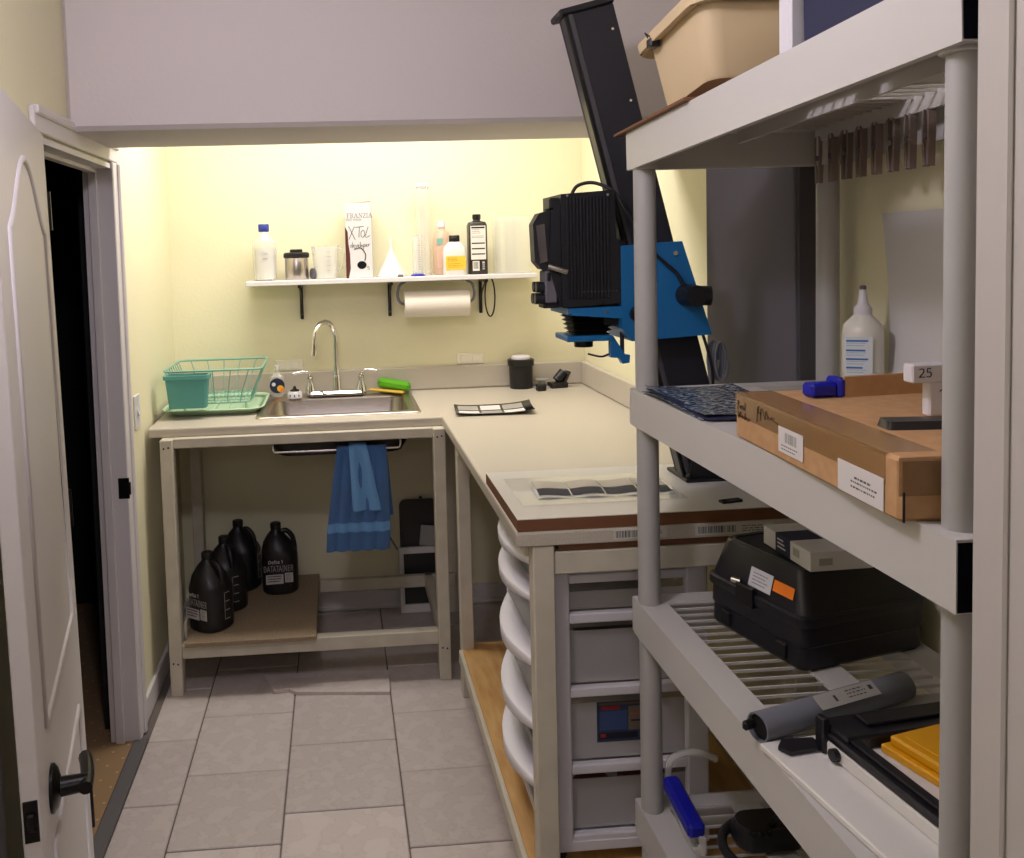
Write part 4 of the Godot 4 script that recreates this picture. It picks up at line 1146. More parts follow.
	for x in [0.512, 0.60]:
		obj("screw", cyl(mb(), P.call(x, 1.393, -2.056), P.call(x, 1.393, -2.052), 0.003, -1.0, 8), mats["chrome"], o)
	var rings := []
	for k in 11:
		var w := (0.112 if k % 2 == 0 else 0.094) - 0.002 * k
		rings.append(rrect(0.578 + 0.016 - 0.65, -2.14 + 2.07, w, w, 0.008, 1.388 - 0.0052 * k - CT, 3))
	rings.reverse()
	obj("bellows", skin(mb(), rings, true, true, false, false), mats["black_plastic"], o, "black folded bellows")
	obj("lens_board", span(mb(), P.call(0.514, 1.322, -2.20), P.call(0.622, 1.335, -2.08), 0.002), U, o, "blue lens board")
	obj("lens", lat([Vector2(0.018, -0.018), Vector2(0.022, -0.018), Vector2(0.023, -0.004), Vector2(0.024, 0.0)], 24, Transform3D(Basis.IDENTITY, P.call(0.568, 1.322, -2.14))), mats["black_metal"], o, "black enlarging lens")
	var arm := obj("lens_arm", prism(mb(), [Vector2(0.610, 1.333), Vector2(0.612, 1.333), Vector2(0.640, 1.288), Vector2(0.652, 1.286), Vector2(0.650, 1.268), Vector2(0.634, 1.266), Vector2(0.626, 1.280), Vector2(0.606, 1.282), Vector2(0.606, 1.316)], -2.105, -2.085, Transform3D(Basis.IDENTITY, P.call(0.012, 0, 0))), U, o, "blue bent lens arm")
	obj("guide_rod", cyl(mb(), P.call(0.648, 1.278, -2.095), P.call(0.648, 1.372, -2.095), 0.005, -1.0, 10), K, arm)
	obj("filter_rod", tb(curve([P.call(0.565, 1.292, -2.09), P.call(0.59, 1.287, -2.07), P.call(0.612, 1.290, -2.085)]), 0.0025, 6), K, arm)
	obj("wedge", prism(mb(), [Vector2(0.612, 1.378), Vector2(0.655, 1.36), Vector2(0.665, 1.33), Vector2(0.645, 1.335)], -2.19, -2.10, Transform3D(Basis.IDENTITY, P.call(0.012, 0, 0))), K, o)
	# cables
	obj("cable", tb(curve([P.call(0.535, 1.665, -2.10), P.call(0.550, 1.685, -2.10), P.call(0.585, 1.690, -2.09), P.call(0.625, 1.668, -2.07), P.call(0.645, 1.630, -2.06), P.call(0.672, 1.585, -2.055), P.call(0.700, 1.535, -2.045), P.call(0.735, 1.50, -2.044), P.call(0.762, 1.475, -2.043), P.call(0.776, 1.445, -2.04)]), 0.0042, 8), K, o, "black cable looping from head to carriage")
	obj("cable", tb(curve([P.call(0.835, 1.335, -2.08), P.call(0.845, 1.29, -2.07), P.call(0.856, 1.23, -2.07), P.call(0.875, 1.10, -2.075), P.call(0.90, 0.99, -2.07)]), 0.0035, 6), K, o)
	var coil := []
	for k in 49:
		var a := TAU * k / 12.0
		coil.append(P.call(0.868 + 0.014 * cos(a) + 0.0002 * k, 1.265 + 0.045 * sin(a), -2.10 + 0.0007 * k))
	obj("cable", tb(coil, 0.0035, 6), mats["tube_grey"], o, "grey cable coil beside the column")
	# grey panel standing behind
	o = thing("grey_panel", "tall dark grey panel standing on the counter against the right wall", "panel", Vector3(1.0, CT, -2.15))
	obj("board", span(mb(), Vector3(-0.01, 0, -0.235), Vector3(0.036, 0.94, 0.235), 0.003), mats["panel_grey"], o)
	obj("shaded_end", span(mb(), Vector3(-0.004, 0, 0.235), Vector3(0.036, 0.94, 0.245), 0.002), mats["panel_dark"], o)  # near face of the panel, its shade put into a darker grey
	tag(obj("wall_plaque", sp(Vector3(RW - 0.012, 1.66, -3.07), Vector3(RW, 1.77, -3.02), 0.002), mats["panel_grey"]), "small dark strip on the wall behind the enlarger column", "plaque")

# ---------------------------------------------------------------- counter and drawers
func counter_things() -> void:
	# sheet of negatives by the inner corner
	var fs := func(u: float, v: float) -> Vector3:
		var a := Vector3(0.408, CT, -3.20).lerp(Vector3(0.690, CT, -3.185), u)
		var b := Vector3(0.422, CT, -3.38).lerp(Vector3(0.712, CT, -3.39), u)
		return a.lerp(b, v) + Vector3(0, 0.002 + 0.012 * pow(absf(u - 0.45) * 1.8, 3.0) + 0.006 * pow(absf(v - 0.5) * 2.0, 2.0), 0)
	var o := tag(obj("contact_sheet", sheet(mb(), fs, 14, 8, 0.0006), mats["film"]), "curling black sheet of six pale photographs lying on the counter near the corner", "contact sheet")
	for r in 2:
		for c in 3:
			var ff := func(u: float, v: float) -> Vector3:
				var p: Vector3 = fs.call(lerpf(0.045 + 0.29 * c, 0.305 + 0.29 * c, u), lerpf(0.09 + 0.45 * r, 0.45 + 0.45 * r, v))
				return p + Vector3(0, 0.0008, 0)
			obj("print", sheet(mb(), ff, 4, 3, 0.0005), mats["photo_grey"] if (r + c) % 2 else mats["paper"], o)
	o = thing("film_tank", "black plastic film tank with white lid at the back of the counter", "film tank", Vector3(0.765, CT, -3.80))
	obj("body", lat([Vector2(0.046, 0.0), Vector2(0.048, 0.003), Vector2(0.050, 0.095), Vector2(0.056, 0.097), Vector2(0.056, 0.122), Vector2(0.050, 0.125)], 28), mats["black_plastic"], o)
	obj("lid", lat([Vector2(0.040, 0.124), Vector2(0.040, 0.134), Vector2(0.034, 0.138), Vector2(0.020, 0.139)], 24), mats["white_plastic"], o, "white inner lid")
	tag(obj("reel_disc", lat([Vector2(0.042, 0.0), Vector2(0.043, 0.004), Vector2(0.020, 0.010), Vector2(0.012, 0.030), Vector2(0.03, 0.034), Vector2(0.03, 0.037)], 24, Transform3D(Basis.IDENTITY, Vector3(0.852, CT, -3.79))), mats["photo_grey"]), "pale film reel between the black tank and the black clips", "film reel")
	o = thing("focus_finder", "black folding focus finder in the back corner of the counter", "focus finder", Vector3(0.915, CT, -3.77), 12)
	obj("base", bx(Vector3(0, 0.012, 0), Vector3(0.075, 0.024, 0.05), 0.003), mats["black_plastic"], o)
	obj("eyepiece", cyl(mb(), Vector3(-0.005, 0.03, 0), Vector3(0.028, 0.065, 0.0), 0.02, -1.0, 18), mats["black_plastic"], o)
	obj("mirror", bx(Vector3(0.038, 0.045, 0), Vector3(0.008, 0.05, 0.045), 0.001, Basis(Vector3.BACK, -0.5)), mats["tray_dark"], o)
	tag(obj("film_clip", bx(Vector3(0.828, CT + 0.014, -3.70), Vector3(0.038, 0.028, 0.03), 0.004, Basis(Vector3.UP, 0.3)), mats["black_plastic"]), "small black block lying in front of the pale film reel", "film clip")
	# glass and negatives on the baseboard
	var YB := CT + 0.0275
	tag(obj("glass_sheet", sp(Vector3(0.392, YB, -2.195), Vector3(0.765, YB + 0.003, -1.955), 0.0008), glass("sheet_glass", Color(0.90, 0.92, 0.90), 0.10, 0.04)), "clear glass sheet lying on the white baseboard", "glass sheet")
	var sl := func(u: float, v: float) -> Vector3:
		return Vector3(lerpf(0.435, 0.75, u) + 0.01 * v, YB + 0.0045 + 0.004 * sin(PI * v) + 0.002 * sin(u * 19.0), lerpf(-2.00, -2.145, v) + 0.012 * u)
	o = tag(obj("negative_sleeve", sheet(mb(), sl, 16, 8, 0.0006), mats["sleeve"]), "clear sleeve of film strips lying on the glass sheet", "negative sleeve")
	for c in 4:
		for r in 2:
			var g := func(u: float, v: float) -> Vector3:
				var p: Vector3 = sl.call(lerpf(0.02 + 0.245 * c, 0.25 + 0.245 * c, u), lerpf(0.12, 0.40, v) if r == 0 else lerpf(0.44, 0.94, v))
				return p + Vector3(0, 0.0012, 0)
			obj("film_strip", sheet(mb(), g, 5, 4, 0.0006), mats["film_blue"] if r == 0 else mats["film_base"], o)
	tag(obj("easel_blade", bx(Vector3(0.845, YB + 0.003, -1.915), Vector3(0.05, 0.006, 0.018), 0.001, Basis(Vector3.UP, 0.2)), mats["film"]), "small dark strip lying near the front edge of the white baseboard", "strip")

func drawers() -> void:
	var W: Material = mats["white_plastic"]
	var C: Material = mats["drawer_clear"]
	var x0 := 0.425
	var x1 := 0.790
	var z0 := -2.41
	var z1 := -1.915
	for unit in 1:
		var o := thing("drawer_tower", ["white drawer tower with clear drawers under the near end of the enlarger bench", "second white drawer tower behind the near one, mostly hidden under the bench"][unit], "drawer unit", Vector3(0, 0.172, -0.345 * unit))
		var ys := [0.068, 0.228, 0.403, 0.570, 0.660]
		var hs := [0.135, 0.150, 0.140, 0.062, 0.050]
		var ls := [0.158, 0.294, 0.443, 0.590, 0.673]
		var top: float = ys[-1] + hs[-1]
		for sx in [x0 + 0.035, x1 - 0.02]:
			for sz in [z0 + 0.012, z1 - 0.010]:
				obj("post", span(mb(), Vector3(sx - 0.028, 0.03, sz - 0.010), Vector3(sx + 0.022, top + 0.012, sz + 0.010), 0.004), W, o)
		obj("top_panel", span(mb(), Vector3(x0, top + 0.006, z0), Vector3(x1, top + 0.016, z1), 0.003), W, o)
		obj("base", span(mb(), Vector3(x0, 0.03, z0), Vector3(x1, 0.056, z1), 0.003), W, o)
		for cx in [x0 + 0.03, x1 - 0.03]:
			for cz in [z0 + 0.03, z1 - 0.03]:
				obj("caster", cyl(mb(), Vector3(cx, 0.016, cz - 0.009), Vector3(cx, 0.016, cz + 0.009), 0.016, -1.0, 14), mats["black_plastic"], o)
		for k in ys.size():
			var y: float = ys[k]
			var h: float = hs[k]
			# ledges on the sides that carry the drawer
			obj("ledge", span(mb(), Vector3(x0 + 0.057, y - 0.022, z1 - 0.022), Vector3(x1 - 0.044, y, z1 - 0.002), 0.003), W, o)
			obj("ledge", span(mb(), Vector3(x0 + 0.057, y - 0.022, z0 + 0.002), Vector3(x1 - 0.044, y, z0 + 0.022), 0.003), W, o)
			var st := mb()
			span(st, Vector3(x0 + 0.008, y + 0.003, z0 + 0.022), Vector3(x1 - 0.01, y + 0.006, z1 - 0.022), 0)
			span(st, Vector3(x0 + 0.012, y + 0.004, z1 - 0.026), Vector3(x1 - 0.012, y + h - 0.02, z1 - 0.0235), 0)
			span(st, Vector3(x0 + 0.012, y + 0.004, z0 + 0.0235), Vector3(x1 - 0.012, y + h - 0.02, z0 + 0.026), 0)
			span(st, Vector3(x0 + 0.008, y + 0.004, z0 + 0.024), Vector3(x0 + 0.011, y + h - 0.012, z1 - 0.024), 0)
			span(st, Vector3(x1 - 0.013, y + 0.004, z0 + 0.024), Vector3(x1 - 0.010, y + h - 0.02, z1 - 0.024), 0)
			var d := obj("drawer", st, C, o, "cloudy clear plastic drawer")
			# bowed white front lip
			var lip := []
			for i in 13:
				var u := i / 12.0
				var bow := 0.060 * sin(PI * u)
				lip.append([Vector3(x0 + 0.012 - bow, ls[k], lerpf(z0 + 0.004, z1 - 0.004, u)), bow])
			var rings := []
			for i in 13:
				var p: Vector3 = lip[i][0]
				var drop: float = 0.004 + minf(0.030, h * 0.35) * sin(PI * i / 12.0)
				rings.append([p, Vector3(x0 + 0.011, p.y + 0.002, p.z), Vector3(x0 + 0.011, p.y - 0.010, p.z), p + Vector3(0.004, -drop, 0), p + Vector3(-0.001, -drop, 0), p + Vector3(-0.002, -0.003, 0)])
			obj("front_lip", skin(mb(), rings, true, true), mats["lip_white"], d, "bowed white drawer lip")
			# grey things seen through the drawer
			if k == 0 and unit == 0:
				obj("contents", span(span(mb(), Vector3(x0 + 0.08, y + 0.007, z1 - 0.10), Vector3(x0 + 0.16, y + 0.09, z1 - 0.03), 0.01), Vector3(x0 + 0.19, y + 0.007, z1 - 0.12), Vector3(x1 - 0.06, y + 0.10, z1 - 0.035), 0.01), mats["wine"], d)
			if k == 2 or (k == 4 and unit == 0):
				obj("contents", span(mb(), Vector3(x0 + 0.09, y + 0.007, z1 - 0.15), Vector3(x1 - 0.09, y + h * 0.55, z1 - 0.04), 0.01), mats["tray_dark"], d)
		if unit == 0:
			printed(o, "sticker", 0.125, 0.092, Vector3(0.607, 0.312, z1 - 0.0225), Basis.IDENTITY, Color(0.15, 0.19, 0.30), [[4, 4, 92, 6, Color(0.35, 0.28, 0.2)], [8, 12, 34, 9, Color(0.55, 0.12, 0.12)], [5, 24, 50, 48, Color(0.20, 0.28, 0.45)], [57, 14, 38, 60, Color(0.40, 0.36, 0.30)], [60, 30, 20, 5, Color(0.6, 0.3, 0.2)], [62, 48, 30, 5, Color(0.1, 0.1, 0.15)], [4, 78, 70, 16, Color(0.07, 0.07, 0.14)], [78, 76, 18, 18, Color(0.6, 0.6, 0.6)], [6, 80, 10, 10, Color(0.6, 0.15, 0.1)]]).set_meta("label", "dark blue printed sticker on the drawer side")

# ---------------------------------------------------------------- plastic shelving
const RX0 := 0.595
const RX1 := 1.035
const RZ0 := -1.835
const RZ1 := -0.835
const LEVELS := [1.770, 1.250, 0.810, 0.370]

func rack() -> void:
	var o := thing("shelving_unit", "pale plastic four-tier shelving unit with round grey posts at the right", "shelving unit", Vector3.ZERO)
	var S: Material = mats["rack_plastic"]
	var px := [RX0 + 0.024, RX1 - 0.036]
	var pz := [RZ0 + 0.040, RZ1 - 0.036]
	for i in 4:
		var y: float = LEVELS[i]
		var st := mb()
		# lip all round, flat border, ribs and the solid strip across the middle
		span(st, Vector3(RX0, y - 0.075, RZ0 + 0.010), Vector3(RX0 + 0.010, y, RZ1 - 0.010), 0.0)
		span(st, Vector3(RX1 - 0.010, y - 0.075, RZ0 + 0.010), Vector3(RX1, y, RZ1 - 0.010), 0.0)
		span(st, Vector3(RX0, y - 0.075, RZ0), Vector3(RX1, y, RZ0 + 0.010), 0.002)
		span(st, Vector3(RX0, y - 0.075, RZ1 - 0.010), Vector3(RX1, y, RZ1), 0.0)
		span(st, Vector3(RX0 + 0.0095, y - 0.006, RZ0 + 0.0095), Vector3(RX0 + 0.058, y - 0.0005, RZ1 - 0.0095), 0)
		span(st, Vector3(RX1 - 0.058, y - 0.006, RZ0 + 0.0095), Vector3(RX1 - 0.0095, y - 0.0005, RZ1 - 0.0095), 0)
		span(st, Vector3(RX0 + 0.058, y - 0.006, RZ0 + 0.0095), Vector3(RX1 - 0.058, y - 0.0005, RZ0 + 0.045), 0)
		span(st, Vector3(RX0 + 0.058, y - 0.006, RZ1 - 0.045), Vector3(RX1 - 0.058, y - 0.0005, RZ1 - 0.0095), 0)
		var lip := obj("shelf", st, S, o, ["uppermost shelf", "second shelf from the top", "third shelf from the top", "lowest shelf in view"][i])
		st = mb()
		for k in 3:
			var x := lerpf(RX0 + 0.055, RX1 - 0.055, k / 2.0)
			span(st, Vector3(x - 0.004, y - 0.03, RZ0 + 0.04), Vector3(x + 0.004, y - 0.001, RZ1 - 0.04), 0)
		span(st, Vector3((RX0 + RX1) / 2 - 0.03, y - 0.0055, RZ0 + 0.04), Vector3((RX0 + RX1) / 2 + 0.03, y - 0.0012, RZ1 - 0.04), 0)
		for g in [[0.047, 0.47], [0.53, 0.955]]:
			for k in 15:
				var z := lerpf(RZ0 + g[0] * 1.0, RZ0 + g[1] * 1.0, k / 14.0)
				span(st, Vector3(RX0 + 0.05, y - 0.006, z - 0.0016), Vector3(RX1 - 0.05, y - 0.0015, z + 0.0016), 0)
		span(st, Vector3(RX0 + 0.05, y - 0.005, RZ0 + 0.47), Vector3(RX1 - 0.05, y - 0.0008, RZ0 + 0.53), 0)
		obj("grid", st, S, lip)
		if i == 0:   # the top shelf sits a little higher at its near end
			var tip := Basis(Vector3.RIGHT, deg_to_rad(-2.0))
			lip.transform = Transform3D(tip, Vector3(0, y, RZ0) - tip * Vector3(0, y, RZ0))
		for x in px:
			for z in pz:
				obj("socket", lat([Vector2(0.0235, y - 0.078), Vector2(0.0245, y - 0.077), Vector2(0.0245, y - 0.01), Vector2(0.0235, y - 0.006)], 20, Transform3D(Basis.IDENTITY, Vector3(x, 0, z)), 0.98 if z < -1.3 else 0.78, 0.98 if z < -1.3 else 0.78), S, lip)
		obj("end_inset", sp(Vector3(RX0 + 0.0015, y - 0.073, RZ1 - 0.001), Vector3(RX0 + 0.075, y - 0.003, RZ1 + 0.001), 0.0), mats["navy"], lip, "dark inset in the near end of the shelf lip")
	for x0 in px:
		for z in pz:
			var x: float = x0 + (0.006 if z > -1.3 else 0.0)
			var r := 0.0225 if z < -1.3 else 0.0172
			for i in 3:
				obj("post", cyl(mb(), Vector3(x, LEVELS[i + 1] - 0.002, z), Vector3(x, LEVELS[i] - 0.072 + (0.035 * (z - RZ0) if i == 0 else 0.0), z), r, r * 0.97, 24), mats["post_plastic"], o)
			obj("post", cyl(mb(), Vector3(x, 0.0, z), Vector3(x, LEVELS[3] - 0.072, z), r, -1.0, 24), mats["post_plastic"], o)

func squiggle(seed_: int, x0: float, x1: float, y: float, h: float) -> Array:
	var rng := RandomNumberGenerator.new()
	rng.seed = seed_
	var out := []
	var x := x0
	while x < x1:
		out.append([x, y + rng.randf_range(-h, h)])
		x += rng.randf_range(0.002, 0.006)
	return out

func rack_things() -> void:
	var left := Basis(Vector3.UP, -PI / 2)       # a face that looks along -x
	# ---- second shelf
	var Y: float = LEVELS[1]
	var o := thing("cardboard_box", "flat brown cardboard box with white stickers and pen writing on the second shelf", "box", Vector3(0.598, Y, -1.335), -3.0)
	obj("carton", sp(Vector3(0, 0, 0), Vector3(0.325, 0.0685, 0.440), 0.004), mats["card"], o)
	obj("tape", sp(Vector3(-0.0006, 0.034, 0.0), Vector3(0.0, 0.0685, 0.415), 0.0), mats["tape"], o, "clear brown packing tape")
	obj("tape", sp(Vector3(-0.0006, 0.068, 0.0), Vector3(0.055, 0.0688, 0.415), 0.0), mats["tape"], o)
	obj("tape", sp(Vector3(0.0, 0.028, 0.440), Vector3(0.10, 0.0685, 0.4408), 0.0), mats["tape"], o)
	obj("flap", bx(Vector3(0.24, 0.083, 0.060), Vector3(0.23, 0.032, 0.004), 0.001, Basis(Vector3.UP, 0.14)), mats["card"], o, "raised cardboard flap")
	var K := Color(0.25, 0.25, 0.25)
	printed(o, "sticker", 0.072, 0.034, Vector3(-0.0014, 0.0300, 0.190), left, Color(0.83, 0.81, 0.80), bars(28, 18, 48, 40, 14, Color(0.4, 0.4, 0.4)) + lines(12, 70, 76, 14, 2, K, 5.0)).set_meta("label", "white barcode sticker")
	printed(o, "sticker", 0.098, 0.036, Vector3(-0.0014, 0.022, 0.365), left, Color(0.83, 0.81, 0.80), lines(38, 36, 42, 18, 1, K, 7.0) + lines(30, 52, 60, 16, 2, K, 6.0, 12)).set_meta("label", "white address sticker")
	obj("slit", sp(Vector3(0.004, 0.0, 0.4400), Vector3(0.006, 0.032, 0.4416), 0), mats["ink"], o)
	pen(o, [[[-0.013, 0.060], [-0.013, 0.046]], [[-0.013, 0.060], [-0.008, 0.057], [-0.013, 0.053]], [[-0.005, 0.054], [-0.005, 0.048], [-0.001, 0.054]], [[0.002, 0.054], [0.002, 0.048]], [[0.006, 0.055], [0.006, 0.049], [0.010, 0.052], [0.010, 0.048]], [[0.014, 0.060], [0.014, 0.048]], [[0.011, 0.055], [0.018, 0.056]]], Vector3(-0.001, -0.002, 0.025), left, 0.0005, mats["ink"])
	pen(o, [[[-0.014, 0.042], [-0.011, 0.032], [-0.008, 0.040], [-0.005, 0.032], [-0.002, 0.043]], [[0.000, 0.037], [0.003, 0.033], [0.004, 0.038], [0.006, 0.033]], [[0.012, 0.037], [0.008, 0.035], [0.012, 0.033]], [[0.014, 0.043], [0.014, 0.033], [0.018, 0.037], [0.018, 0.033]], [[0.021, 0.036], [0.025, 0.037], [0.022, 0.032], [0.026, 0.033]], [[0.028, 0.037], [0.028, 0.033], [0.031, 0.037]]], Vector3(-0.001, 0.0, 0.025), left, 0.0005, mats["ink"])
	pen(o, [[[0.000, 0.036], [0.002, 0.058], [0.006, 0.060], [0.004, 0.050], [0.000, 0.049]], squiggle(3, 0.006, 0.060, 0.051, 0.007), [[0.014, 0.058], [0.012, 0.040]], [[0.036, 0.050], [0.070, 0.046]]], Vector3(-0.001, 0.002, 0.082), left, 0.0005, mats["ink"])
	o = thing("bag_clip", "bright blue plastic clip gripping the flap of the cardboard box", "clip", Vector3(0.690, Y + 0.080, -1.262), 8)
	obj("jaw", bx(Vector3(0, 0, 0), Vector3(0.042, 0.020, 0.026), 0.004), mats["vivid_blue"], o)
	obj("knob", bx(Vector3(0.027, 0.002, 0), Vector3(0.014, 0.030, 0.032), 0.004), mats["vivid_blue"], o)
	o = thing("numbered_marker", "white plastic slide stop marked 25 standing on the cardboard box", "marker", Vector3(0.738, Y + 0.069, -1.10))
	obj("top", bx(Vector3(0.01, 0.055, 0), Vector3(0.062, 0.024, 0.02), 0.002), mats["white_plastic"], o)
	obj("stem", bx(Vector3(0.018, 0.022, 0), Vector3(0.030, 0.045, 0.016), 0.002), mats["white_plastic"], o)
	text(o, "25", 0.012, Vector3(-0.004, 0.056, 0.0102), mats["ink"])
	text(o, "1", 0.014, Vector3(0.02, 0.028, 0.0082), mats["ink"])
	tag(obj("black_wedge", skin(mb(), spun([rrect(0, 0, 0.115, 0.034, 0.004, 0.0, 3), rrect(0, 0, 0.110, 0.030, 0.004, 0.010, 3)], Vector3(0.705, Y + 0.0685, -1.035), Basis(Vector3.UP, -0.12))), mats["tray_dark"]), "flat black plastic bar lying on the cardboard box", "bar")
	o = thing("film_sheets", "loose stack of dark blue film sheets at the far left of the second shelf", "film sheets", Vector3(0.70, Y, -1.60))
	for k in 3:
		var fsh := func(u: float, v: float) -> Vector3:
			return Vector3((u - 0.5) * 0.17 + 0.006 * k - 0.02, 0.002 + 0.003 * k + 0.006 * pow(absf(u - 0.5) * 2.0, 2.0) * (0.3 + 0.7 * sin(v * 4.0 + k)), (v - 0.5) * 0.30 + 0.012 * sin(k * 2.3) + 0.02 * (u - 0.5))
		obj("sheet", sheet(mb(), fsh, 8, 8, 0.0008), mats["film_glare_streak"] if k != 1 else mats["film_blue"], o)
	o = thing("spray_bottle", "clear pump bottle with blue printed label behind the cardboard box", "bottle", Vector3(0.990, Y, -1.655))
	obj("body", lat([Vector2(0.032, 0.0), Vector2(0.036, 0.004), Vector2(0.036, 0.115), Vector2(0.033, 0.132), Vector2(0.016, 0.150), Vector2(0.014, 0.154)], 24), mats["milky"], o)
	obj("nozzle", lat([Vector2(0.016, 0.150), Vector2(0.016, 0.163), Vector2(0.009, 0.172), Vector2(0.006, 0.198), Vector2(0.005, 0.200)], 16), mats["white_plastic"], o)
	obj("tip", lat([Vector2(0.006, 0.188), Vector2(0.006, 0.204), Vector2(0.004, 0.206)], 10), mats["panel_grey"], o)
	var turn := Basis(Vector3.UP, -0.5)
	var B := Color(0.25, 0.45, 0.72)
	printed(o, "label", 0.046, 0.090, Vector3(0, 0.066, 0) + turn * Vector3(-0.008, 0, 0.0365), turn, Color(0.85, 0.88, 0.90), [[4, 6, 80, 4, B], [4, 26, 70, 4, B], [4, 44, 80, 4, B], [4, 62, 60, 4, B], [4, 82, 80, 5, B]] + lines(6, 12, 84, 5, 2, Color(0.5, 0.6, 0.75), 1.5) + lines(6, 32, 84, 5, 2, Color(0.5, 0.6, 0.75), 1.5) + lines(6, 50, 84, 5, 2, Color(0.5, 0.6, 0.75), 1.5) + lines(6, 68, 84, 5, 2, Color(0.5, 0.6, 0.75), 1.5))
	tag(obj("wall_sheet", sheet(mb(), func(u: float, v: float) -> Vector3: return Vector3(RW - 0.004 - 0.02 * pow(v, 3.0) * (1.0 - u), lerpf(1.592, 1.28, v), lerpf(-1.70 + 0.05 * v, -1.33, u)), 8, 10, 0.001), mats["paper"]), "large blank white sheet hung on the right wall, its lower corner curling", "paper sheet")
	# ---- clothes pegs along the far lip of the top shelf
	var peg0: Node3D = null
	for k in 8:
		var z := -1.79 + 0.0485 * k
		var at := Vector3(RX1 - 0.055, LEVELS[0] - 0.035 + 0.010 * (z - RZ0), z)
		var words: String = "grey clothes peg clipped under the top shelf, " + ["farthest along the row", "second from the far end of the row", "third from the far end of the row", "fourth from the far end of the row", "fourth from the near end of the row", "third from the near end of the row", "second from the near end of the row", "nearest the big front post"][k]
		if peg0 == null:
			peg0 = thing("clothes_peg", words, "clothes peg", at, 90, "clothes pegs under the top shelf")
			for s in [-1, 1]:
				obj("jaw", prism(mb(), [Vector2(0.0008 * s, -0.075), Vector2(0.008 * s, -0.078), Vector2(0.0105 * s, -0.02), Vector2(0.010 * s, 0.012), Vector2(0.004 * s, 0.016), Vector2(0.0058 * s, 0.0), Vector2(0.0055 * s, -0.03)], -0.006, 0.006), mats["clothespin"], peg0)
			obj("spring", cyl(mb(), Vector3(0, -0.028, -0.0075), Vector3(0, -0.028, 0.0075), 0.0052, -1.0, 12), mats["panel_grey"], peg0)
		else:
			copy(peg0, "clothes_peg", words, at, 90 + 9 * sin(k * 4.1))
	# ---- top shelf
	Y = LEVELS[0]
	tag(obj("hardboard_sheet", bx(Vector3(0.7825, Y + 0.0085, -1.69), Vector3(0.395, 0.006, 0.385), 0.001, Basis(Vector3.RIGHT, deg_to_rad(-2.0))), mats["brown_edge"]), "thin brown hardboard under the beige tray on the top shelf", "board")
	o = thing("storage_tray", "deep beige plastic tray on top of the shelving unit", "tray", Vector3(0.805, Y + 0.040, -1.63), 2)
	o.rotation.x = deg_to_rad(-8.0)
	var st := mb()
	skin(st, [rrect(0, 0, 0.33, 0.20, 0.03, 0.0), rrect(0, 0, 0.335, 0.21, 0.03, 0.006), rrect(0, 0, 0.365, 0.25, 0.035, 0.125), rrect(0, 0, 0.405, 0.29, 0.04, 0.120), rrect(0, 0, 0.41, 0.295, 0.04, 0.138), rrect(0, 0, 0.365, 0.25, 0.035, 0.138), rrect(0, 0, 0.325, 0.20, 0.03, 0.008)], true, true)
	obj("tray", st, mats["beige"], o)
	o = thing("binder_clip", "small black clip on the rim of the beige tray", "clip", Vector3(0.607, Y + 0.152, -1.70))
	obj("jaw", bx(Vector3.ZERO, Vector3(0.02, 0.018, 0.024), 0.003), mats["black_plastic"], o)
	obj("handle", tb([Vector3(-0.004, 0.006, -0.008), Vector3(-0.016, 0.018, 0.0), Vector3(-0.004, 0.006, 0.008)], 0.0015, 6), mats["black_metal"], o)
	o = thing("white_tray", "white plastic tray standing on edge on the top shelf beside the dark blue box", "tray", Vector3(0.795, Y + 0.0235, -1.235))
	obj("tray", bx(Vector3(0, 0.07, 0), Vector3(0.34, 0.14, 0.05), 0.012), mats["white_plastic"], o)
	obj("rim", bx(Vector3(0, 0.07, 0.028), Vector3(0.355, 0.142, 0.008), 0.003), mats["white_plastic"], o)
	o = thing("blue_box", "dark blue box near the front of the top shelf, beside the white tray", "box", Vector3(0.80, Y + 0.0285, -1.09))
	obj("base", bx(Vector3(0, 0.045, 0), Vector3(0.34, 0.09, 0.21), 0.004, Basis(Vector3.RIGHT, deg_to_rad(-2.0))), mats["film_blue"], o)
	obj("lid", bx(Vector3(0, 0.105, 0), Vector3(0.348, 0.03, 0.216), 0.004, Basis(Vector3.RIGHT, deg_to_rad(-2.0))), mats["film_blue"], o)
	# ---- third shelf
	Y = LEVELS[2]
	o = thing("equipment_case", "black hard plastic case with an orange sticker on the third shelf", "case", Vector3(0.766, Y, -1.455), 14)
	var C: Material = mats["case_black"]
	var cx := 0.135
	var cz := -0.125
	obj("base", skin(mb(), [rrect(cx, cz, 0.26, 0.24, 0.015, 0.0, 4), rrect(cx, cz, 0.27, 0.25, 0.018, 0.006, 4), rrect(cx, cz, 0.268, 0.248, 0.018, 0.040, 4), rrect(cx, cz, 0.274, 0.254, 0.02, 0.044, 4), rrect(cx, cz, 0.272, 0.252, 0.02, 0.078, 4)]), C, o)
	obj("rim", skin(mb(), [rrect(cx, cz, 0.280, 0.260, 0.02, 0.078, 4), rrect(cx, cz, 0.282, 0.262, 0.02, 0.081, 4), rrect(cx, cz, 0.282, 0.262, 0.02, 0.094, 4), rrect(cx, cz, 0.276, 0.256, 0.02, 0.097, 4)]), C, o)
	obj("lid", skin(mb(), [rrect(cx, cz, 0.272, 0.252, 0.02, 0.097, 4), rrect(cx, cz, 0.235, 0.215, 0.02, 0.163, 4), rrect(cx, cz, 0.228, 0.208, 0.02, 0.168, 4), rrect(cx, cz, 0.210, 0.19, 0.015, 0.168, 4), rrect(cx, cz, 0.205, 0.185, 0.015, 0.166, 4)]), C, o)
	obj("latch", span(mb(), Vector3(-0.012, 0.070, -0.16), Vector3(-0.002, 0.108, -0.115), 0.002), mats["black_plastic"], o)
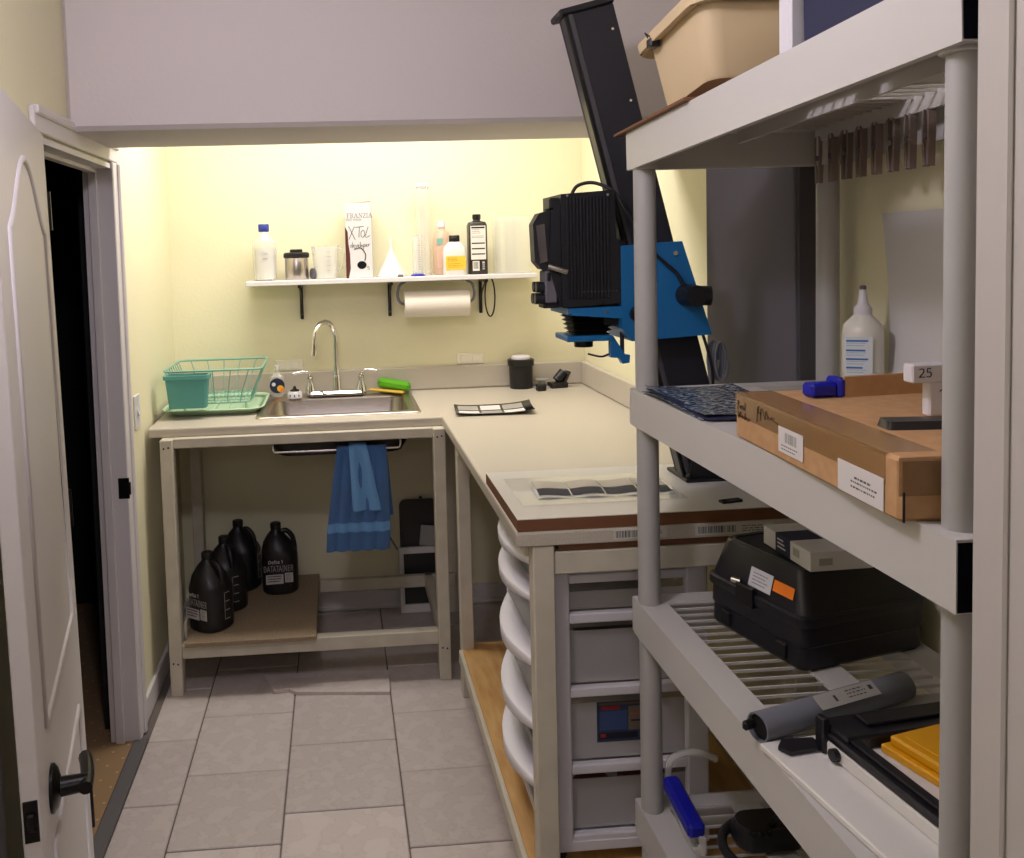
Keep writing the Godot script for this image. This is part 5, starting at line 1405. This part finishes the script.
	obj("latch_pin", cyl(mb(), Vector3(-0.010, 0.108, -0.17), Vector3(-0.002, 0.108, -0.155), 0.006, -1.0, 10), mats["chrome"], o)
	for z in [-0.20, -0.05]:
		obj("foot_notch", span(mb(), Vector3(-0.005, 0.008, z - 0.012), Vector3(0.004, 0.036, z + 0.012), 0.002), mats["black_plastic"], o)
	var tilt := left * Basis(Vector3.RIGHT, -0.27)
	printed(o, "sticker", 0.058, 0.034, Vector3(0.0050, 0.124, -0.110), tilt, Color(0.80, 0.80, 0.82), lines(14, 22, 74, 18, 4, Color(0.4, 0.4, 0.45), 6.0)).set_meta("label", "white paper sticker")
	obj("sticker", box(mb(), Vector3(0.0056, 0.127, -0.052), Vector3(0.05, 0.020, 0.0008), 0.0, tilt), mats["orange"], o, "orange sticker")
	o = thing("paper_carton", "small white carton with a dark blue band lying on the black case", "carton", Vector3(0.79, Y + 0.168, -1.475), 2)
	obj("carton", span(mb(), Vector3(0, 0, -0.16), Vector3(0.115, 0.034, 0), 0.001), mats["paper"], o)
	obj("band", span(mb(), Vector3(-0.0006, 0.0, -0.115), Vector3(0.062, 0.0346, -0.065), 0.0), mats["film_blue"], o, "dark blue printed band")
	obj("print", span(mb(), Vector3(0.075, 0.0338, -0.14), Vector3(0.083, 0.0346, -0.075), 0.0), mats["ink"], o)
	for k in 3:
		obj("print", span(mb(), Vector3(-0.001, 0.010 + 0.007 * k, -0.108), Vector3(-0.0004, 0.0125 + 0.007 * k, -0.08 - 0.004 * k), 0.0), mats["paper"], o)
	obj("print", span(mb(), Vector3(-0.0006, 0.012, -0.055), Vector3(0.0, 0.026, -0.035), 0.0), mats["photo_grey"], o)
	obj("print", span(mb(), Vector3(0.016, 0.010, -0.0002), Vector3(0.040, 0.022, 0.0006), 0.0), mats["photo_grey"], o)
	o = thing("mailing_tube", "grey cardboard tube with a white label lying across the third shelf", "tube", Vector3(0.595, Y + 0.0216, -1.262), 18)
	var rot := Transform3D(Basis(Vector3.BACK, -PI / 2), Vector3.ZERO)
	obj("tube", lat([Vector2(0.019, 0.0), Vector2(0.0215, 0.0), Vector2(0.0215, 0.30), Vector2(0.019, 0.30), Vector2(0.019, 0.0)], 28, rot, 1.0, 1.0, false), mats["tube_grey"], o)
	obj("end_bung", lat([Vector2(0.0, 0.006), Vector2(0.0185, 0.006), Vector2(0.0185, 0.012), Vector2(0.0, 0.012)], 20, rot), mats["ink"], o)
	obj("end_tab", bx(Vector3(-0.010, 0.004, -0.006), Vector3(0.022, 0.014, 0.010), 0.003), mats["black_plastic"], o)
	var up := Basis(Vector3.RIGHT, -PI / 2 + 0.55)
	printed(o, "label", 0.12, 0.024, up * Vector3(0, 0, 0.0221) + Vector3(0.165, 0, 0), up, Color(0.66, 0.65, 0.62), lines(50, 20, 34, 22, 3, Color(0.3, 0.3, 0.3), 9.0) + [[28, 30, 4, 40, Color(0.2, 0.2, 0.2)], [88, 25, 6, 30, Color(0.2, 0.2, 0.2)]]).set_meta("label", "white address label")
	o = thing("printing_easel", "white and black metal print easel at the near end of the third shelf", "easel", Vector3(0.612, Y, -1.20), 7)
	obj("board", span(mb(), Vector3(-0.018, 0, -0.045), Vector3(0.37, 0.010, 0.43), 0.002), mats["laminate"], o)
	obj("bed", span(mb(), Vector3(0.055, 0.010, 0.004), Vector3(0.37, 0.030, 0.425), 0.002), mats["laminate"], o, "raised cream bed")
	obj("side_arm", span(span(mb(), Vector3(0.055, 0.030, 0.0), Vector3(0.088, 0.042, 0.425), 0.003), Vector3(0.066, 0.042, 0.03), Vector3(0.081, 0.047, 0.35), 0.001), mats["case_black"], o, "black side blade")
	obj("far_arm", span(span(mb(), Vector3(0.06, 0.030, -0.02), Vector3(0.37, 0.050, 0.040), 0.003), Vector3(0.11, 0.050, -0.01), Vector3(0.37, 0.055, 0.02), 0.001), mats["case_black"], o, "black far blade")
	obj("corner_post", span(mb(), Vector3(0.048, 0.012, -0.012), Vector3(0.060, 0.062, 0.006), 0.002), mats["case_black"], o)
	obj("tongue", prism(mb(), [Vector2(0.056, -0.028), Vector2(0.010, -0.034), Vector2(-0.006, -0.018), Vector2(0.002, 0.0), Vector2(0.056, -0.002)], 0.0105, 0.016, Transform3D(Basis(Vector3.RIGHT, PI / 2), Vector3(0, 0.028, 0)).translated(Vector3.ZERO)), mats["case_black"], o)
	obj("thumb_screw", cyl(mb(), Vector3(0.046, 0.022, 0.028), Vector3(0.054, 0.022, 0.028), 0.009, -1.0, 14), mats["case_black"], o)
	printed(o, "plate", 0.055, 0.022, Vector3(0.105, 0.0456, 0.018), Basis(Vector3.UP, 0.2) * Basis(Vector3.RIGHT, -PI / 2), Color(0.42, 0.42, 0.44), lines(8, 24, 84, 28, 2, Color(0.65, 0.65, 0.65), 10.0)).set_meta("label", "grey scale plate")
	var key := obj("end_block", span(mb(), Vector3(0.060, 0.0425, 0.25), Vector3(0.094, 0.050, 0.40), 0.003), mats["case_black"], o)
	obj("catch", span(mb(), Vector3(0.070, 0.050, 0.265), Vector3(0.082, 0.056, 0.295), 0.003), mats["chrome"], key, "bright metal catch")
	o = thing("photo_paper_box", "yellow photographic paper box lying on the print easel", "box", Vector3(0.752, Y + 0.030, -1.055), 14)
	obj("tray", span(mb(), Vector3(0.0, 0, -0.115), Vector3(0.235, 0.012, 0.12), 0.002), mats["yellow_box"], o)
	obj("lid", span(mb(), Vector3(0.008, 0.012, -0.108), Vector3(0.232, 0.026, 0.113), 0.003), mats["yellow_box"], o)
	obj("lid_panel", span(mb(), Vector3(0.022, 0.026, -0.094), Vector3(0.232, 0.0275, 0.098), 0.001), mats["yellow_box"], o)
	for p in [[0.030, 0.045], [0.048, 0.028]]:
		obj("print", lat([Vector2(0.0, 0.0), Vector2(0.015, 0.0), Vector2(0.015, 0.0006), Vector2(0.0, 0.0006)], 18, Transform3D(Basis.IDENTITY, Vector3(p[0], 0.0274, p[1])), 0.8, 1.0), mats["ink"], o)
	# ---- lowest shelf
	Y = LEVELS[3]
	o = thing("brayer", "clear acrylic tool with a bright blue grip standing on the lowest shelf", "tool", Vector3(0.655, Y, -1.70))
	obj("grip", box(mb(), Vector3(-0.006, 0.062, 0.0), Vector3(0.034, 0.032, 0.145), 0.007, Basis(Vector3.RIGHT, 0.12)), mats["vivid_blue"], o, "bright blue grip")
	obj("guard", tb(curve([Vector3(-0.004, 0.055, 0.09), Vector3(-0.004, 0.022, 0.085), Vector3(-0.004, 0.012, 0.0), Vector3(-0.004, 0.05, -0.075), Vector3(0.0, 0.105, -0.085), Vector3(0.05, 0.118, -0.09), Vector3(0.10, 0.10, -0.09)]), 0.008, 8), mats["clear_thick"], o)
	o = thing("head_magnifier", "dark grey headband magnifier lying on the lowest shelf", "magnifier", Vector3(0.80, Y, -1.60))
	var band := []
	for k in 25:
		var a := PI * 0.15 + PI * 1.55 * k / 24.0
		band.append(Vector3(cos(a) * 0.105, 0.028 + 0.012 * sin(a), sin(a) * 0.115))
	obj("band", tb(band, 0.0095, 8), mats["tray_dark"], o)
	obj("visor", skin(mb(), [rrect(0, -0.06, 0.13, 0.075, 0.03, 0.008), rrect(0, -0.065, 0.135, 0.08, 0.03, 0.02), rrect(0, -0.06, 0.12, 0.065, 0.03, 0.05)]), mats["tray_dark"], o)
	obj("lens_bracket", tb(curve([Vector3(0.0, 0.05, -0.04), Vector3(0.01, 0.085, -0.02), Vector3(0.05, 0.085, -0.02), Vector3(0.055, 0.05, -0.02)]), 0.006, 6), mats["black_plastic"], o)
	for k in 3:
		obj("button", cyl(mb(), Vector3(-0.045 + 0.016 * k, 0.045, -0.026), Vector3(-0.045 + 0.016 * k, 0.047, -0.018), 0.005, -1.0, 8), mats["ink"], o)
	obj("pad", box(mb(), Vector3(0.075, 0.022, 0.03), Vector3(0.025, 0.035, 0.08), 0.008), mats["black_plastic"], o)
